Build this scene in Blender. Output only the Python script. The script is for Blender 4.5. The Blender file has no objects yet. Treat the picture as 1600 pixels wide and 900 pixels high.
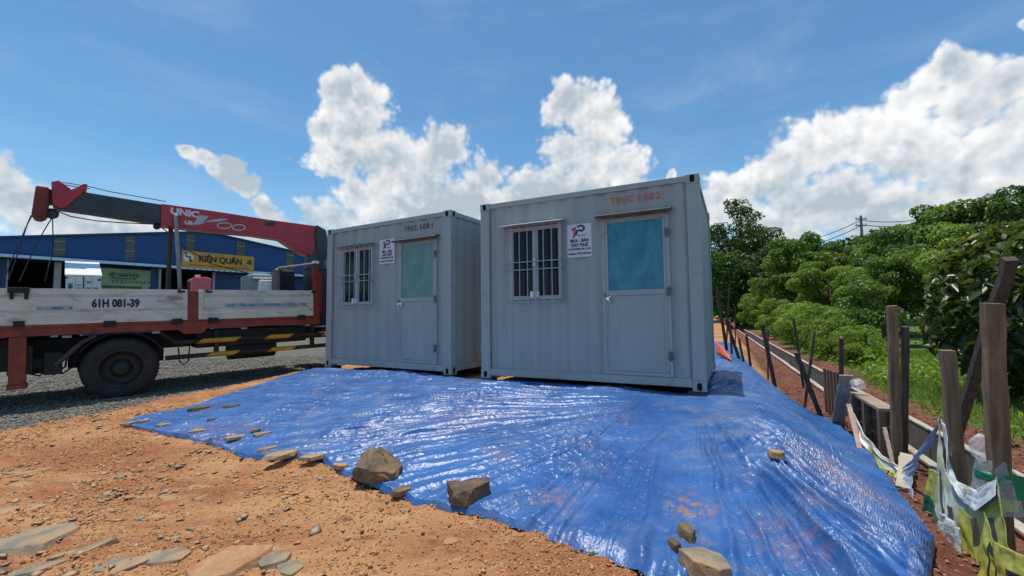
import bpy, bmesh, math, random
import numpy as np
from mathutils import Vector, Matrix
R = math.radians
random.seed(7)
sc = bpy.context.scene
col = sc.collection

# ------------------------------------------------------------------ camera, sky, sun, exposure
CZ = 1.5
FPX, PITCH, ROLL = 677.04, 0.064, -0.0103
cp, sp, cr, sr = math.cos(PITCH), math.sin(PITCH), math.cos(ROLL), math.sin(ROLL)
cam_d = bpy.data.cameras.new('camera'); cam = bpy.data.objects.new('camera', cam_d); col.objects.link(cam)
cam_d.sensor_width = 36; cam_d.lens = FPX / 1600 * 36; cam_d.clip_start = .05; cam_d.clip_end = 6000
fw = Vector((0, cp, sp)); up = Vector((0, -sp, cp)); rt = Vector((1, 0, 0))
cx_, cy_ = rt * cr + up * sr, -rt * sr + up * cr
cam.matrix_world = Matrix((( cx_.x, cy_.x, -fw.x, 0), (cx_.y, cy_.y, -fw.y, 0), (cx_.z, cy_.z, -fw.z, CZ), (0, 0, 0, 1)))
sc.camera = cam
sc.view_settings.view_transform = 'Standard'; sc.view_settings.look = 'None'
sc.view_settings.exposure = 0.0; sc.cycles.max_bounces = 5; sc.cycles.diffuse_bounces = 2; sc.cycles.glossy_bounces = 2; sc.cycles.transmission_bounces = 3; sc.cycles.transparent_max_bounces = 6; sc.cycles.use_adaptive_sampling = True; sc.cycles.adaptive_threshold = .02; sc.view_settings.gamma = 1
SUN_TO = Vector((-.32, .22, 2.59)).normalized()          # towards the sun: nearly overhead, a little behind and left
sun_d = bpy.data.lights.new('sun', 'SUN'); sun = bpy.data.objects.new('sun', sun_d); col.objects.link(sun)
sun_d.energy = 4.2; sun_d.angle = R(.53); sun_d.color = (1, .955, .88)
sun.rotation_euler = SUN_TO.to_track_quat('Z', 'Y').to_euler(); sun.location = (0, 0, 60)

def ray(px, py):
    X = (px - 800) / FPX; Y = -(py - 450) / FPX
    x = X * cr - Y * sr; u = X * sr + Y * cr
    return Vector((x, cp - u * sp, sp + u * cp))
def azel(px, py):
    r = ray(px, py).normalized(); return math.atan2(r.x, r.y), math.asin(r.z)

class NT:
    """small helper to write node trees"""
    def __init__(s, tree): s.t = tree; s.n = tree.nodes; s.l = tree.links
    def new(s, typ, **kw):
        nd = s.n.new(typ)
        for k, v in kw.items(): setattr(nd, k, v)
        return nd
    def set(s, sock, v):
        if hasattr(v, 'is_output') or isinstance(v, bpy.types.NodeSocket): s.l.new(v, sock)
        else: sock.default_value = v
    def math(s, op, a, b=None, c=None, clamp=False):
        nd = s.new('ShaderNodeMath', operation=op, use_clamp=clamp)
        s.set(nd.inputs[0], a)
        if b is not None: s.set(nd.inputs[1], b)
        if c is not None: s.set(nd.inputs[2], c)
        return nd.outputs[0]
    def vmath(s, op, a, b=None, c=None):
        nd = s.new('ShaderNodeVectorMath', operation=op)
        s.set(nd.inputs[0], a)
        if b is not None: s.set(nd.inputs[1], b)
        if c is not None: s.set(nd.inputs[2], c)
        return nd.outputs['Value'] if op in ('LENGTH', 'DOT_PRODUCT', 'DISTANCE') else nd.outputs[0]
    def noise(s, vec, scale, detail=4, rough=.55, dist=0):
        nd = s.new('ShaderNodeTexNoise'); nd.inputs['Scale'].default_value = scale
        nd.inputs['Detail'].default_value = detail; nd.inputs['Roughness'].default_value = rough
        nd.inputs['Distortion'].default_value = dist
        if vec is not None: s.l.new(vec, nd.inputs['Vector'])
        return nd.outputs['Fac']
    def smooth(s, x, a, b, lo=0., hi=1.):
        nd = s.new('ShaderNodeMapRange', interpolation_type='SMOOTHSTEP')
        s.set(nd.inputs[0], x)
        for i, v in enumerate((a, b, lo, hi)): nd.inputs[i + 1].default_value = v
        return nd.outputs[0]
    def mix(s, f, a, b, blend='MIX'):
        nd = s.new('ShaderNodeMix', data_type='RGBA', blend_type=blend)
        s.set(nd.inputs[0], f); s.set(nd.inputs[6], a); s.set(nd.inputs[7], b)
        return nd.outputs[2]

def c4(c): return (c[0], c[1], c[2], 1.0)

world = bpy.data.worlds.new('World'); sc.world = world; world.use_nodes = True
wt = NT(world.node_tree); wt.n.clear()
sky = wt.new('ShaderNodeTexSky', sky_type='NISHITA')
sky.sun_disc = False; sky.sun_elevation = R(81.5); sky.sun_rotation = R(-55.5)
sky.altitude = 300; sky.air_density = 1.0; sky.dust_density = .6; sky.ozone_density = 1.6
SKY_STRENGTH = .115
tc = wt.new('ShaderNodeTexCoord').outputs['Generated']
sepd = wt.new('ShaderNodeSeparateXYZ'); wt.l.new(tc, sepd.inputs[0])
AZ = wt.math('ARCTAN2', sepd.outputs[0], sepd.outputs[1])
EL = wt.math('ARCSINE', sepd.outputs[2])
comb = wt.new('ShaderNodeCombineXYZ'); wt.l.new(AZ, comb.inputs[0]); wt.l.new(EL, comb.inputs[1])
PA = comb.outputs[0]
# cumulus heaps: where they stand on the sky (azimuth / elevation)
BLOBS = [(548,148,64,50),(512,200,34,40),(565,205,50,45),(525,245,52,42),(610,260,80,55),(690,240,48,42),(640,300,110,55),(760,275,52,38),(575,300,60,40),(740,315,120,40),
 (893,160,60,42),(925,190,58,45),(905,235,78,48),(960,262,55,35),(890,290,90,40),(1000,290,60,24),(1046,268,12,13),(830,310,90,34),
 (1150,310,70,55),(1215,265,66,55),(1285,225,80,60),(1345,205,80,66),(1420,235,120,82),(1510,250,140,85),(1590,210,110,90),(1470,112,66,32),(1430,150,60,36),(1570,130,50,36),(1260,330,150,60),(1420,340,170,60),(1580,330,150,70),
 (1600,48,18,15),(292,240,22,12),(318,254,30,16),(350,272,38,22),(366,258,20,16),(384,298,36,26),(410,324,30,21),(436,345,22,13),(1505,165,80,55),
 (-20,285,90,52),(50,325,100,48),(160,352,150,34),(330,378,170,30),(470,392,90,24),(-120,300,120,70),(640,355,190,40),(900,345,170,40)]
def cloud_d(p, full=True):
    wv = wt.new('ShaderNodeTexNoise', noise_dimensions='2D'); wv.inputs['Scale'].default_value = 7; wv.inputs['Detail'].default_value = 3; wt.l.new(p, wv.inputs['Vector'])
    wob = wt.vmath('SUBTRACT', wv.outputs['Color'], (.5, .5, .5))
    pw = wt.vmath('MULTIPLY_ADD', wob, (.07, .07, 0), p)
    cur = None
    for (x, y, rx, ry) in (BLOBS if full else []):
        a0, e0 = azel(x, y)
        ra = abs(azel(x + rx, y)[0] - azel(x - rx, y)[0]) / 2; re = abs(azel(x, y - ry)[1] - azel(x, y + ry)[1]) / 2
        q = wt.vmath('MULTIPLY_ADD', pw, (1 / ra, 1 / re, 0), (-a0 / ra, -e0 / re, 0))
        d = wt.vmath('LENGTH', q)
        cur = d if cur is None else wt.math('SMOOTH_MIN', cur, d, .25)
    puff = None
    for (sc_, amp, off) in ((13, .50, .42), (30, .34, .42), (70, .20, .42)):
        v = wt.new('ShaderNodeTexVoronoi', feature='F1', voronoi_dimensions='2D'); v.inputs['Scale'].default_value = sc_
        wt.l.new(wt.vmath('MULTIPLY_ADD', wob, (.8 / sc_, .8 / sc_, 0), p), v.inputs['Vector'])
        e = wt.math('MULTIPLY', wt.math('SUBTRACT', off, v.outputs['Distance']), amp)
        puff = e if puff is None else wt.math('ADD', puff, e)
    n2 = wt.noise(pw, 24, 5, .62); n2.node.noise_dimensions = '2D'
    fine = wt.math('MULTIPLY_ADD', n2, .60, -.30)
    relief_h = wt.math('ADD', puff, fine)
    if not full: return relief_h
    body = wt.math('MINIMUM', wt.math('SUBTRACT', 1.0, cur), .9)
    return wt.math('ADD', body, relief_h), relief_h, body
D0, h0, body0 = cloud_d(PA)
PB = wt.vmath('ADD', PA, (-.006, .022, 0))
h1 = cloud_d(PB, False)
alpha = wt.smooth(D0, -.08, .36)
slope = wt.math('SUBTRACT', h0, h1)                       # sunward side of each billow
lit = wt.math('MULTIPLY', slope, .8)
soft = wt.noise(PA, 5.0, 4, .55); soft.node.noise_dimensions = '2D'
rim = wt.smooth(D0, .8, .1, 0, .16)                      # thin edges glow, thick cores are greyer
bright = wt.math('ADD', wt.math('ADD', wt.math('MULTIPLY_ADD', soft, .80, .38), wt.math('MULTIPLY', lit, .62)), rim)
bright = wt.math('SUBTRACT', bright, wt.smooth(EL, .36, .06, 0, .16))
big = wt.noise(PA, 2.3, 3, .5); big.node.noise_dimensions = '2D'
bright = wt.math('SUBTRACT', bright, wt.smooth(big, .38, .66, 0, .16))
bright = wt.math('MAXIMUM', wt.math('MINIMUM', bright, 1.03), .58)
hazeband = wt.smooth(EL, -.02, .34, 1, 0)
cloudcol = wt.mix(wt.smooth(bright, .45, .95), (.80, .95, 1.06, 1), (1, 1, 1, 1))
cl = wt.vmath('SCALE', cloudcol); cl.node.inputs['Scale'].default_value = 1
wt.l.new(wt.math('MULTIPLY', bright, 1.0 / SKY_STRENGTH), cl.node.inputs['Scale'])
# high thin veils and fair-weather clouds on the rest of the sky
vv = wt.new('ShaderNodeMapping'); vv.inputs['Scale'].default_value = (1.5, 5, 1); vv.inputs['Rotation'].default_value = (0, 0, .75); wt.l.new(PA, vv.inputs[0])
veil = wt.smooth(wt.noise(vv.outputs[0], 1.6, 6, .62, .4), .44, .88, 0, .26)
rest = wt.smooth(wt.noise(wt.vmath('MULTIPLY', tc, (1, 1, 2.2)), 3.2, 7, .58), .56, .68)
rest = wt.math('MULTIPLY', rest, wt.smooth(wt.math('ABSOLUTE', AZ), .92, 1.25))
rest = wt.math('MULTIPLY', rest, wt.smooth(EL, .75, 1.1, 1, 0))
skyc = wt.mix(1.0, sky.outputs[0], (.76, 1.16, 1.28, 1), 'MULTIPLY')
skyc = wt.mix(wt.math('MULTIPLY', hazeband, .45), skyc, tuple(v / SKY_STRENGTH for v in (.52, .69, .86)) + (1,))
skyc = wt.mix(veil, skyc, tuple(v / SKY_STRENGTH for v in (.66, .78, .90)) + (1,))
skyc = wt.mix(rest, skyc, tuple(v / SKY_STRENGTH for v in (.88, .92, .96)) + (1,))
skyc = wt.mix(wt.math('MULTIPLY', alpha, .95), skyc, cl)
bg = wt.new('ShaderNodeBackground'); wt.l.new(skyc, bg.inputs[0]); bg.inputs[1].default_value = SKY_STRENGTH
wo = wt.new('ShaderNodeOutputWorld'); wt.l.new(bg.outputs[0], wo.inputs[0])
world.cycles.sampling_method = 'MANUAL'; world.cycles.sample_map_resolution = 512

# ------------------------------------------------------------------ helpers: noise, meshes, materials
def _hash(ix, iy, seed):
    h = (ix.astype(np.int64) * 374761393 + iy.astype(np.int64) * 668265263 + seed * 1442695041) & 0xffffffff
    h = ((h ^ (h >> 13)) * 1274126177) & 0xffffffff
    return ((h ^ (h >> 16)) & 0xffff) / 65535.0 * 2 * np.pi
def gnoise(x, y, seed=0):
    x = np.asarray(x, float); y = np.asarray(y, float)
    x0 = np.floor(x); y0 = np.floor(y); fx = x - x0; fy = y - y0
    u = fx ** 3 * (fx * (fx * 6 - 15) + 10); v = fy ** 3 * (fy * (fy * 6 - 15) + 10)
    def g(i, j):
        a = _hash(x0 + i, y0 + j, seed); return np.cos(a) * (fx - i) + np.sin(a) * (fy - j)
    a = g(0, 0) + u * (g(1, 0) - g(0, 0)); b = g(0, 1) + u * (g(1, 1) - g(0, 1))
    return (a + v * (b - a)) * 1.45
def fbm(x, y, seed=0, o=4):
    r = 0; a = 1; t = 0
    for i in range(o):
        r = r + a * gnoise(x * 2 ** i, y * 2 ** i, seed + i); t += a; a *= .5
    return r / t
def ridge(x, y, seed=0, o=1, p=2.):
    r = 0; a = 1; t = 0
    for i in range(o):
        r = r + a * np.maximum(1 - np.abs(gnoise(x * 2.1 ** i, y * 2.1 ** i, seed + i)) * 1.7, 0) ** p; t += a; a *= .5
    return r / t
def sst(x, a, b):
    t = np.clip((np.asarray(x, float) - a) / (b - a), 0, 1); return t * t * (3 - 2 * t)

def link(o, parent=None, label=None, cat=None, group=None, kind=None):
    col.objects.link(o)
    if parent is not None: o.parent = parent
    for k, v in (('label', label), ('category', cat), ('group', group), ('kind', kind)):
        if v: o[k] = v
    return o
def empty(name, loc=(0, 0, 0), rz=0, label=None, cat=None, group=None, mat=None):
    o = bpy.data.objects.new(name, None); o.empty_display_size = .2
    o.location = loc; o.rotation_euler = (0, 0, rz)
    if mat is not None: o.matrix_world = mat
    return link(o, None, label, cat, group)
def np_mesh(name, V, F, smooth=False):
    """V (n,3) array, F (m,k) array of equal-sized faces"""
    me = bpy.data.meshes.new(name); V = np.asarray(V, np.float32); F = np.asarray(F, np.int32)
    me.vertices.add(len(V)); me.vertices.foreach_set('co', V.ravel())
    me.loops.add(F.size); me.loops.foreach_set('vertex_index', F.ravel())
    me.polygons.add(len(F)); me.polygons.foreach_set('loop_start', np.arange(0, F.size, F.shape[1], dtype=np.int32))
    me.update(calc_edges=True); me.validate()
    if smooth: me.polygons.foreach_set('use_smooth', np.ones(len(me.polygons), bool))
    return me
class MB:
    def __init__(s): s.v = []; s.f = []; s.sm = []
    def add(s, vs, fs, smooth=False, M=None):
        b = len(s.v)
        for v in vs: s.v.append(tuple(M @ Vector(v)) if M is not None else tuple(v))
        for f in fs: s.f.append(tuple(b + i for i in f)); s.sm.append(smooth)
        return s
    def box(s, x0, x1, y0, y1, z0, z1, M=None):
        return s.add([(x0,y0,z0),(x1,y0,z0),(x1,y1,z0),(x0,y1,z0),(x0,y0,z1),(x1,y0,z1),(x1,y1,z1),(x0,y1,z1)],
            [(0,3,2,1),(4,5,6,7),(0,1,5,4),(1,2,6,5),(2,3,7,6),(3,0,4,7)], M=M)
    def prism(s, poly, y0, y1, axis='y', M=None):
        """poly of 2D points extruded; axis y: (x,z) points; axis z: (x,y); axis x: (y,z)"""
        n = len(poly)
        def mk(p, t): return {'y': (p[0], t, p[1]), 'z': (p[0], p[1], t), 'x': (t, p[0], p[1])}[axis]
        vs = [mk(p, y0) for p in poly] + [mk(p, y1) for p in poly]
        fs = [tuple(range(n)), tuple(range(2 * n - 1, n - 1, -1))] + [(i, n + i, n + (i + 1) % n, (i + 1) % n) for i in range(n)]
        return s.add(vs, fs, M=M)
    def cyl(s, a, b, r0, r1=None, n=12, cap=True, smooth=True):
        a = Vector(a); b = Vector(b); r1 = r0 if r1 is None else r1
        d = (b - a).normalized(); q = d.to_track_quat('Z', 'Y')
        vs = []
        for (p, r) in ((a, r0), (b, r1)):
            for i in range(n):
                t = 2 * math.pi * i / n; vs.append(p + q @ Vector((math.cos(t) * r, math.sin(t) * r, 0)))
        s.add(vs, [(i, (i + 1) % n, n + (i + 1) % n, n + i) for i in range(n)], smooth)
        if cap: s.add(vs, [tuple(range(n - 1, -1, -1)), tuple(range(n, 2 * n))])
        return s
    def tube(s, pts, r, n=6):
        pts = [Vector(p) for p in pts]; rr = r if isinstance(r, (list, tuple)) else [r] * len(pts)
        vs = []; 
        for i, p in enumerate(pts):
            d = (pts[min(i + 1, len(pts) - 1)] - pts[max(i - 1, 0)]).normalized(); q = d.to_track_quat('Z', 'Y')
            for k in range(n):
                t = 2 * math.pi * k / n; vs.append(p + q @ Vector((math.cos(t) * rr[i], math.sin(t) * rr[i], 0)))
        fs = [(i * n + k, i * n + (k + 1) % n, (i + 1) * n + (k + 1) % n, (i + 1) * n + k) for i in range(len(pts) - 1) for k in range(n)]
        s.add(vs, fs, True); s.add(vs, [tuple(range(n - 1, -1, -1)), tuple(range((len(pts) - 1) * n, len(pts) * n))])
        return s
    def lathe(s, prof, n=40, axis_y=True):
        """profile (r, y) round the y axis"""
        vs = [(r * math.cos(2 * math.pi * k / n), y, r * math.sin(2 * math.pi * k / n)) for (r, y) in prof for k in range(n)]
        fs = [(i * n + k, (i + 1) * n + k, (i + 1) * n + (k + 1) % n, i * n + (k + 1) % n) for i in range(len(prof) - 1) for k in range(n)]
        return s.add(vs, fs, True)
    def mesh(s, name):
        me = bpy.data.meshes.new(name); me.from_pydata(s.v, [], s.f)
        me.polygons.foreach_set('use_smooth', s.sm); me.update()
        bm = bmesh.new(); bm.from_mesh(me); bmesh.ops.recalc_face_normals(bm, faces=bm.faces); bm.to_mesh(me); bm.free()
        return me
    def build(s, name, m, parent=None, bevel=0, **kw):
        me = s.mesh(name); me.materials.append(m)
        o = bpy.data.objects.new(name, me)
        if bevel:
            b = o.modifiers.new('bevel', 'BEVEL'); b.width = bevel; b.segments = 2; b.limit_method = 'ANGLE'; b.angle_limit = R(40)
        return link(o, parent, **kw)

def mat(name, color, rough=.6, metal=0., var=.18, vs=5., bump=0., bs=60., dirt=None, dirt_amt=0., dirt_scale=3., spec=.5, coat=0., streak=False, bdist=.01, detail=5):
    m = bpy.data.materials.new(name); m.use_nodes = True
    t = NT(m.node_tree); p = t.n['Principled BSDF']
    co = t.new('ShaderNodeTexCoord').outputs['Object']
    src = co
    if streak:
        mp = t.new('ShaderNodeMapping'); mp.inputs['Scale'].default_value = streak if isinstance(streak, tuple) else (1, 1, .12); t.l.new(co, mp.inputs[0]); src = mp.outputs[0]
    n = t.noise(src, vs, detail, .6)
    a = tuple(max(c * (1 - var), 0) for c in color); b = tuple(min(c * (1 + var), 1) for c in color)
    base = t.mix(t.smooth(n, .3, .7), c4(a), c4(b))
    r = t.math('ADD', rough - .06, t.math('MULTIPLY', t.noise(co, vs * 3, 3), .12))
    if dirt:
        dn = t.smooth(t.noise(src, dirt_scale, 8, .68), .62 - dirt_amt * .35, .78 - dirt_amt * .2)
        base = t.mix(dn, base, c4(dirt)); r = t.mix(dn, r, (.85, .85, .85, 1))
    t.l.new(base, p.inputs['Base Color']); t.l.new(r, p.inputs['Roughness'])
    p.inputs['Metallic'].default_value = metal; p.inputs['Specular IOR Level'].default_value = spec
    p.inputs['Coat Weight'].default_value = coat
    if bump:
        bn = t.new('ShaderNodeBump'); bn.inputs['Strength'].default_value = bump; bn.inputs['Distance'].default_value = bdist
        t.l.new(t.noise(src, bs, 6, .62), bn.inputs['Height']); t.l.new(bn.outputs[0], p.inputs['Normal'])
    return m

M = {}
M['cont'] = mat('container_paint', (.338, .362, .364), .52, var=.05, vs=2.5, bump=.12, bs=9, dirt=(.285, .302, .300), dirt_amt=.2, dirt_scale=4, streak=(1.6, 1.6, .22))
M['cont_trim'] = mat('container_trim_paint', (.348, .370, .372), .5, var=.05, vs=6, dirt=(.21, .19, .17), dirt_amt=.16, dirt_scale=7)
M['awning'] = mat('galvanised_sheet', (.62, .63, .64), .35, metal=.3, var=.08)
M['canopy'] = mat('rusty_angle_iron', (.055, .047, .052), .7, var=.3, vs=14)
M['winframe'] = mat('window_aluminium', (.46, .455, .47), .45, var=.05)
M['bars'] = mat('grille_steel', (.36, .37, .38), .5, var=.1)
M['darkglass'] = mat('dark_window_glass', (.010, .013, .015), .12, var=.35, vs=4, spec=.22)
M['hole'] = mat('casting_hole', (.004, .004, .005), .9, var=0)
M['white'] = mat('white_plastic', (.72, .72, .72), .4, var=.05)
M['signwhite'] = mat('sign_sheet', (.63, .62, .70), .45, var=.04)
M['navy'] = mat('navy_print', (.012, .012, .07), .5, var=.05)
M['redprint'] = mat('red_print', (.42, .02, .02), .5, var=.05)
M['stencil'] = mat('orange_stencil', (.62, .13, .05), .6, var=.15, vs=30)
M['stencil_dark'] = mat('faded_stencil', (.055, .055, .06), .6, var=.4, vs=30)
M['knob'] = mat('knob_steel', (.75, .73, .70), .18, metal=1, var=.05)
M['hinge'] = mat('hinge_steel', (.13, .145, .155), .55, var=.2)
def film(name, a, b):
    m = bpy.data.materials.new(name); m.use_nodes = True; t = NT(m.node_tree); p = t.n['Principled BSDF']
    co = t.new('ShaderNodeTexCoord').outputs['Object']
    mp = t.new('ShaderNodeMapping'); mp.inputs['Scale'].default_value = (3.5, 1, 1.6); t.l.new(co, mp.inputs[0])
    n = t.noise(mp.outputs[0], 1.6, 7, .68, 1.2)
    t.l.new(t.mix(t.smooth(n, .35, .68), c4(a), c4(b)), p.inputs['Base Color'])
    p.inputs['Roughness'].default_value = .14
    bn = t.new('ShaderNodeBump'); bn.inputs['Strength'].default_value = .35; bn.inputs['Distance'].default_value = .006
    t.l.new(t.noise(co, 14, 5, .6, .8), bn.inputs['Height']); t.l.new(bn.outputs[0], p.inputs['Normal'])
    return m
M['film_blue'] = film('blue_glass_film', (.010, .15, .235), (.030, .25, .325))
M['film_green'] = film('green_glass_film', (.085, .205, .195), (.14, .265, .245))
M['blockwood'] = mat('support_block', (.10, .075, .055), .85, var=.3, bump=.4, bs=30)
M['bedwhite'] = mat('truck_gate_paint', (.60, .595, .515), .62, var=.10, vs=4, dirt=(.22, .20, .16), dirt_amt=.32, dirt_scale=5, streak=(.45, 1, 1.6), bump=.15, bs=14)
M['bedstripe'] = mat('faded_blue_stripe', (.10, .28, .40), .6, var=.35, vs=9, dirt=(.46, .46, .42), dirt_amt=.55, dirt_scale=9)
M['truckred'] = mat('truck_orange_red', (.22, .034, .015), .55, var=.22, vs=5, dirt=(.09, .04, .03), dirt_amt=.3, dirt_scale=4)
M['cranered'] = mat('crane_red', (.42, .009, .028), .32, var=.18, vs=3, dirt=(.13, .02, .02), dirt_amt=.15, coat=.2)
M['cranedark'] = mat('crane_inner_boom', (.035, .043, .05), .45, var=.25, vs=3)
M['tiprust'] = mat('boom_head_rust_red', (.18, .022, .018), .6, var=.25, vs=5)
M['black'] = mat('chassis_black', (.015, .014, .014), .7, var=.3, dirt=(.07, .06, .05), dirt_amt=.2)
M['rubber'] = mat('tyre_rubber', (.022, .021, .021), .82, var=.25, vs=9, dirt=(.06, .05, .042), dirt_amt=.25, dirt_scale=5)
M['rim'] = mat('wheel_rim', (.018, .017, .017), .6, var=.3, dirt=(.045, .04, .03), dirt_amt=.3)
M['hazyellow'] = mat('hazard_yellow', (.50, .27, .015), .55, var=.2, vs=8)
M['steel'] = mat('grey_steel', (.27, .27, .26), .5, var=.2, vs=7)
M['rack'] = mat('dull_rack_steel', (.15, .14, .12), .7, var=.25, vs=7)
M['cable'] = mat('wire_rope', (.03, .035, .04), .6, var=.2)
M['logo'] = mat('silver_white_decal', (.62, .62, .64), .4, var=.06)
M['logo_grey'] = mat('grey_decal', (.40, .43, .45), .4, var=.06)
M['plate'] = mat('plate_number_paint', (.025, .022, .05), .6, var=.2)
M['carton'] = mat('white_carton', (.70, .70, .70), .6, var=.05)
M['cartonside'] = mat('carton_side', (.50, .58, .62), .6, var=.08, vs=8)
M['print_dark'] = mat('carton_print', (.06, .06, .06), .6, var=.2)
M['print_grey'] = mat('carton_print_grey', (.30, .30, .30), .6, var=.2)
M['tankred'] = mat('gloss_red_tank', (.55, .025, .05), .18, var=.06, coat=.6)
M['alu'] = mat('bright_sheet_metal', (.78, .79, .80), .3, var=.05)
def ribbed(name, c, scale, var=.08, rough=.5):
    m = mat(name, c, rough, var=var, vs=.6)
    t = NT(m.node_tree); p = t.n['Principled BSDF']; co = t.new('ShaderNodeTexCoord').outputs['Object']
    w = t.new('ShaderNodeTexWave', wave_type='BANDS', bands_direction='X', wave_profile='SIN'); w.inputs['Scale'].default_value = scale; t.l.new(co, w.inputs[0])
    bn = t.new('ShaderNodeBump'); bn.inputs['Strength'].default_value = .5; bn.inputs['Distance'].default_value = .03
    t.l.new(w.outputs['Fac'], bn.inputs['Height']); t.l.new(bn.outputs[0], p.inputs['Normal'])
    return m
M['blue'] = ribbed('blue_sheet_cladding', (.005, .065, .21), 1.6)
M['bluedark'] = ribbed('blue_lower_wall', (.004, .042, .14), 1.6)
M['skylight'] = mat('fibre_panel', (.11, .11, .085), .6, var=.15)
M['panelbar'] = mat('panel_bar', (.35, .36, .30), .6)
M['gutter'] = mat('pale_gutter', (.55, .68, .82), .4, var=.1)
M['concretecol'] = mat('concrete_column', (.32, .33, .31), .8, var=.1)
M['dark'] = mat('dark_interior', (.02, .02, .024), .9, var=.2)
M['signyellow'] = mat('yellow_sign', (.62, .31, .035), .5, var=.14, vs=1.5)
M['signbrown'] = mat('dark_brown_letters', (.05, .012, .012), .5)
M['signgreen'] = mat('pale_green_banner', (.27, .32, .18), .6, var=.22, vs=1.2)
M['greenprint'] = mat('green_print', (.03, .09, .03), .6)
M['oldwood'] = mat('weathered_post_wood', (.205, .118, .066), .85, var=.38, vs=9, streak=(3, 3, .25), bump=.7, bs=16, detail=8, dirt=(.07, .05, .04), dirt_amt=.3)
M['darkwood'] = mat('dark_stake_wood', (.082, .054, .038), .88, var=.4, vs=9, streak=(3, 3, .25), bump=.7, bs=16)
M['palewood'] = mat('pale_board_wood', (.33, .24, .17), .8, var=.25, vs=9, streak=(.4, 3, 3), bump=.4, bs=16)
M['pinkwood'] = mat('pinkish_plank', (.42, .28, .22), .8, var=.2, vs=6, streak=(3, 3, .3))
M['drain'] = mat('channel_concrete', (.165, .14, .115), .88, var=.22, vs=3, dirt=(.08, .06, .045), dirt_amt=.35, dirt_scale=2.5, bump=.5, bs=9)
M['draintop'] = mat('channel_rim', (.42, .36, .29), .85, var=.2, vs=4, dirt=(.25, .15, .1), dirt_amt=.25)
M['orange'] = mat('orange_sheet', (.75, .12, .035), .5, var=.15, vs=6, bump=.5, bs=8, bdist=.03)
M['bark'] = mat('bark', (.085, .065, .048), .9, var=.35, vs=8, bump=.5, bs=20)
M['polec'] = mat('pole_concrete', (.23, .22, .21), .8, var=.1)

# ------------------------------------------------------------------ the lie of the land
TH = R(25); ST, CT = math.sin(TH), math.cos(TH)                 # fence / channel heading
def to_st(x, y): return x * CT - y * ST, x * ST + y * CT
def from_st(s, t): return s * CT + t * ST, -s * ST + t * CT
RC = dict(o=(-.471, 6.459, .592), a=-.474, L=3.047)             # right container
LC = dict(o=(-3.541, 8.24, .596), a=-.524, L=2.988)             # left container
FX, FY = math.cos(-.474), math.sin(-.474)
def vw(x, y):
    dx = x + .471; dy = y - 6.459
    return dx * FY - dy * FX, dx * FX + dy * FY                 # v: distance in front of the container fronts, w: along them
TE = Vector((.695, .719, 0)); TN = Vector((-.719, .695, 0)); TO = Vector((-6.24, 7.0, .25))   # truck heading, far side, rear wheel
def H(x, y):
    x = np.asarray(x, float); y = np.asarray(y, float)
    s, t = to_st(x, y); v, w = vw(x, y)
    a = (x - TO.x) * TE.x + (y - TO.y) * TE.y; b = (x - TO.x) * TN.x + (y - TO.y) * TN.y
    G = np.clip(.25 + .026 * a + .05 * np.clip(b, -6, 0), .0, .42)
    near = sst(y - .55 * x, 6.6, 8.6)                            # 0 near soil, 1 gravel yard
    soil = .03 + .05 * np.exp(-((y - 4.6 - .5 * (x + 5)) / .9) ** 2) * sst(-x, 2, 4)
    B = soil + (G - soil) * near
    right = sst(s, .7, 1.4); B = B * (1 - right) + (-.05) * right
    m = np.clip((3.55 - v) / 3.3, 0, 1); m = m * m * (3 - 2 * m) * .35 + m * .65
    m = m * sst(w, -5.1, -3.3) * (1 - sst(s, .25, 1.4))
    z = B + (.54 - B) * m
    z = z - .075 * sst(-v, .02, .30) * (1 - sst(-v, 2.3, 2.7)) * sst(w, -3.75, -3.5) * (1 - sst(w, 2.85, 3.1)) * m
    far = sst(s, 14, 60); z = z + far * 3.2 * sst(t, 0, 60) + .25 * fbm(x * .03, y * .03, 3, 3) * sst(np.hypot(x, y), 25, 70)
    return z
def hit(px, py, fn=H, z_off=0.):
    r = ray(px, py); lo = .6; p = None
    d = np.concatenate([np.arange(.8, 12, .02), np.arange(12, 80, .2)])
    zz = CZ + r.z * d - fn(r.x * d, r.y * d) - z_off
    i = int(np.argmax(zz < 0))
    if zz[i] >= 0: return Vector((r.x * 60, r.y * 60, 0))
    f0 = zz[i - 1] / (zz[i - 1] - zz[i]); dd = d[i - 1] + (d[i] - d[i - 1]) * f0
    return Vector((r.x * dd, r.y * dd, CZ + r.z * dd))
def aty(px, py, y):
    r = ray(px, py); k = y / r.y; return Vector((r.x * k, y, CZ + r.z * k))
def on_plane(px, py, P, n):
    r = ray(px, py); C = Vector((0, 0, CZ)); return C + r * ((Vector(P) - C).dot(n) / r.dot(n))

# tarpaulin outline (front, right, back, left)
def resample(pts, n):
    P = np.array([(p[0], p[1]) for p in pts], float); d = np.r_[0, np.cumsum(np.hypot(*np.diff(P, axis=0).T))]
    k = np.linspace(0, d[-1], n); return np.c_[np.interp(k, d, P[:, 0]), np.interp(k, d, P[:, 1])]
front_px = [(185,665),(215,672),(258,680),(300,690),(350,705),(380,716),(410,719),(460,720),(500,722),(520,732),(540,745),(570,757),(600,770),(640,785),(700,800),(745,808),(800,826),(850,842),(900,861),(950,878),(1000,898)]
front = [hit(*p).xy for p in front_px]
front += [Vector((.92, 2.32)), Vector((1.15, 2.1)), Vector((1.5, 1.95)), hit(1448, 1000).xy]
rgt = [front[-1]] + [hit(*p).xy for p in ((1462,852),(1425,800),(1390,752),(1345,694),(1293,653))] + [Vector(from_st(.98, 8.1)), Vector(from_st(.72, 8.9)), Vector(from_st(.62, 11)), Vector(from_st(.55, 16))]
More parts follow.
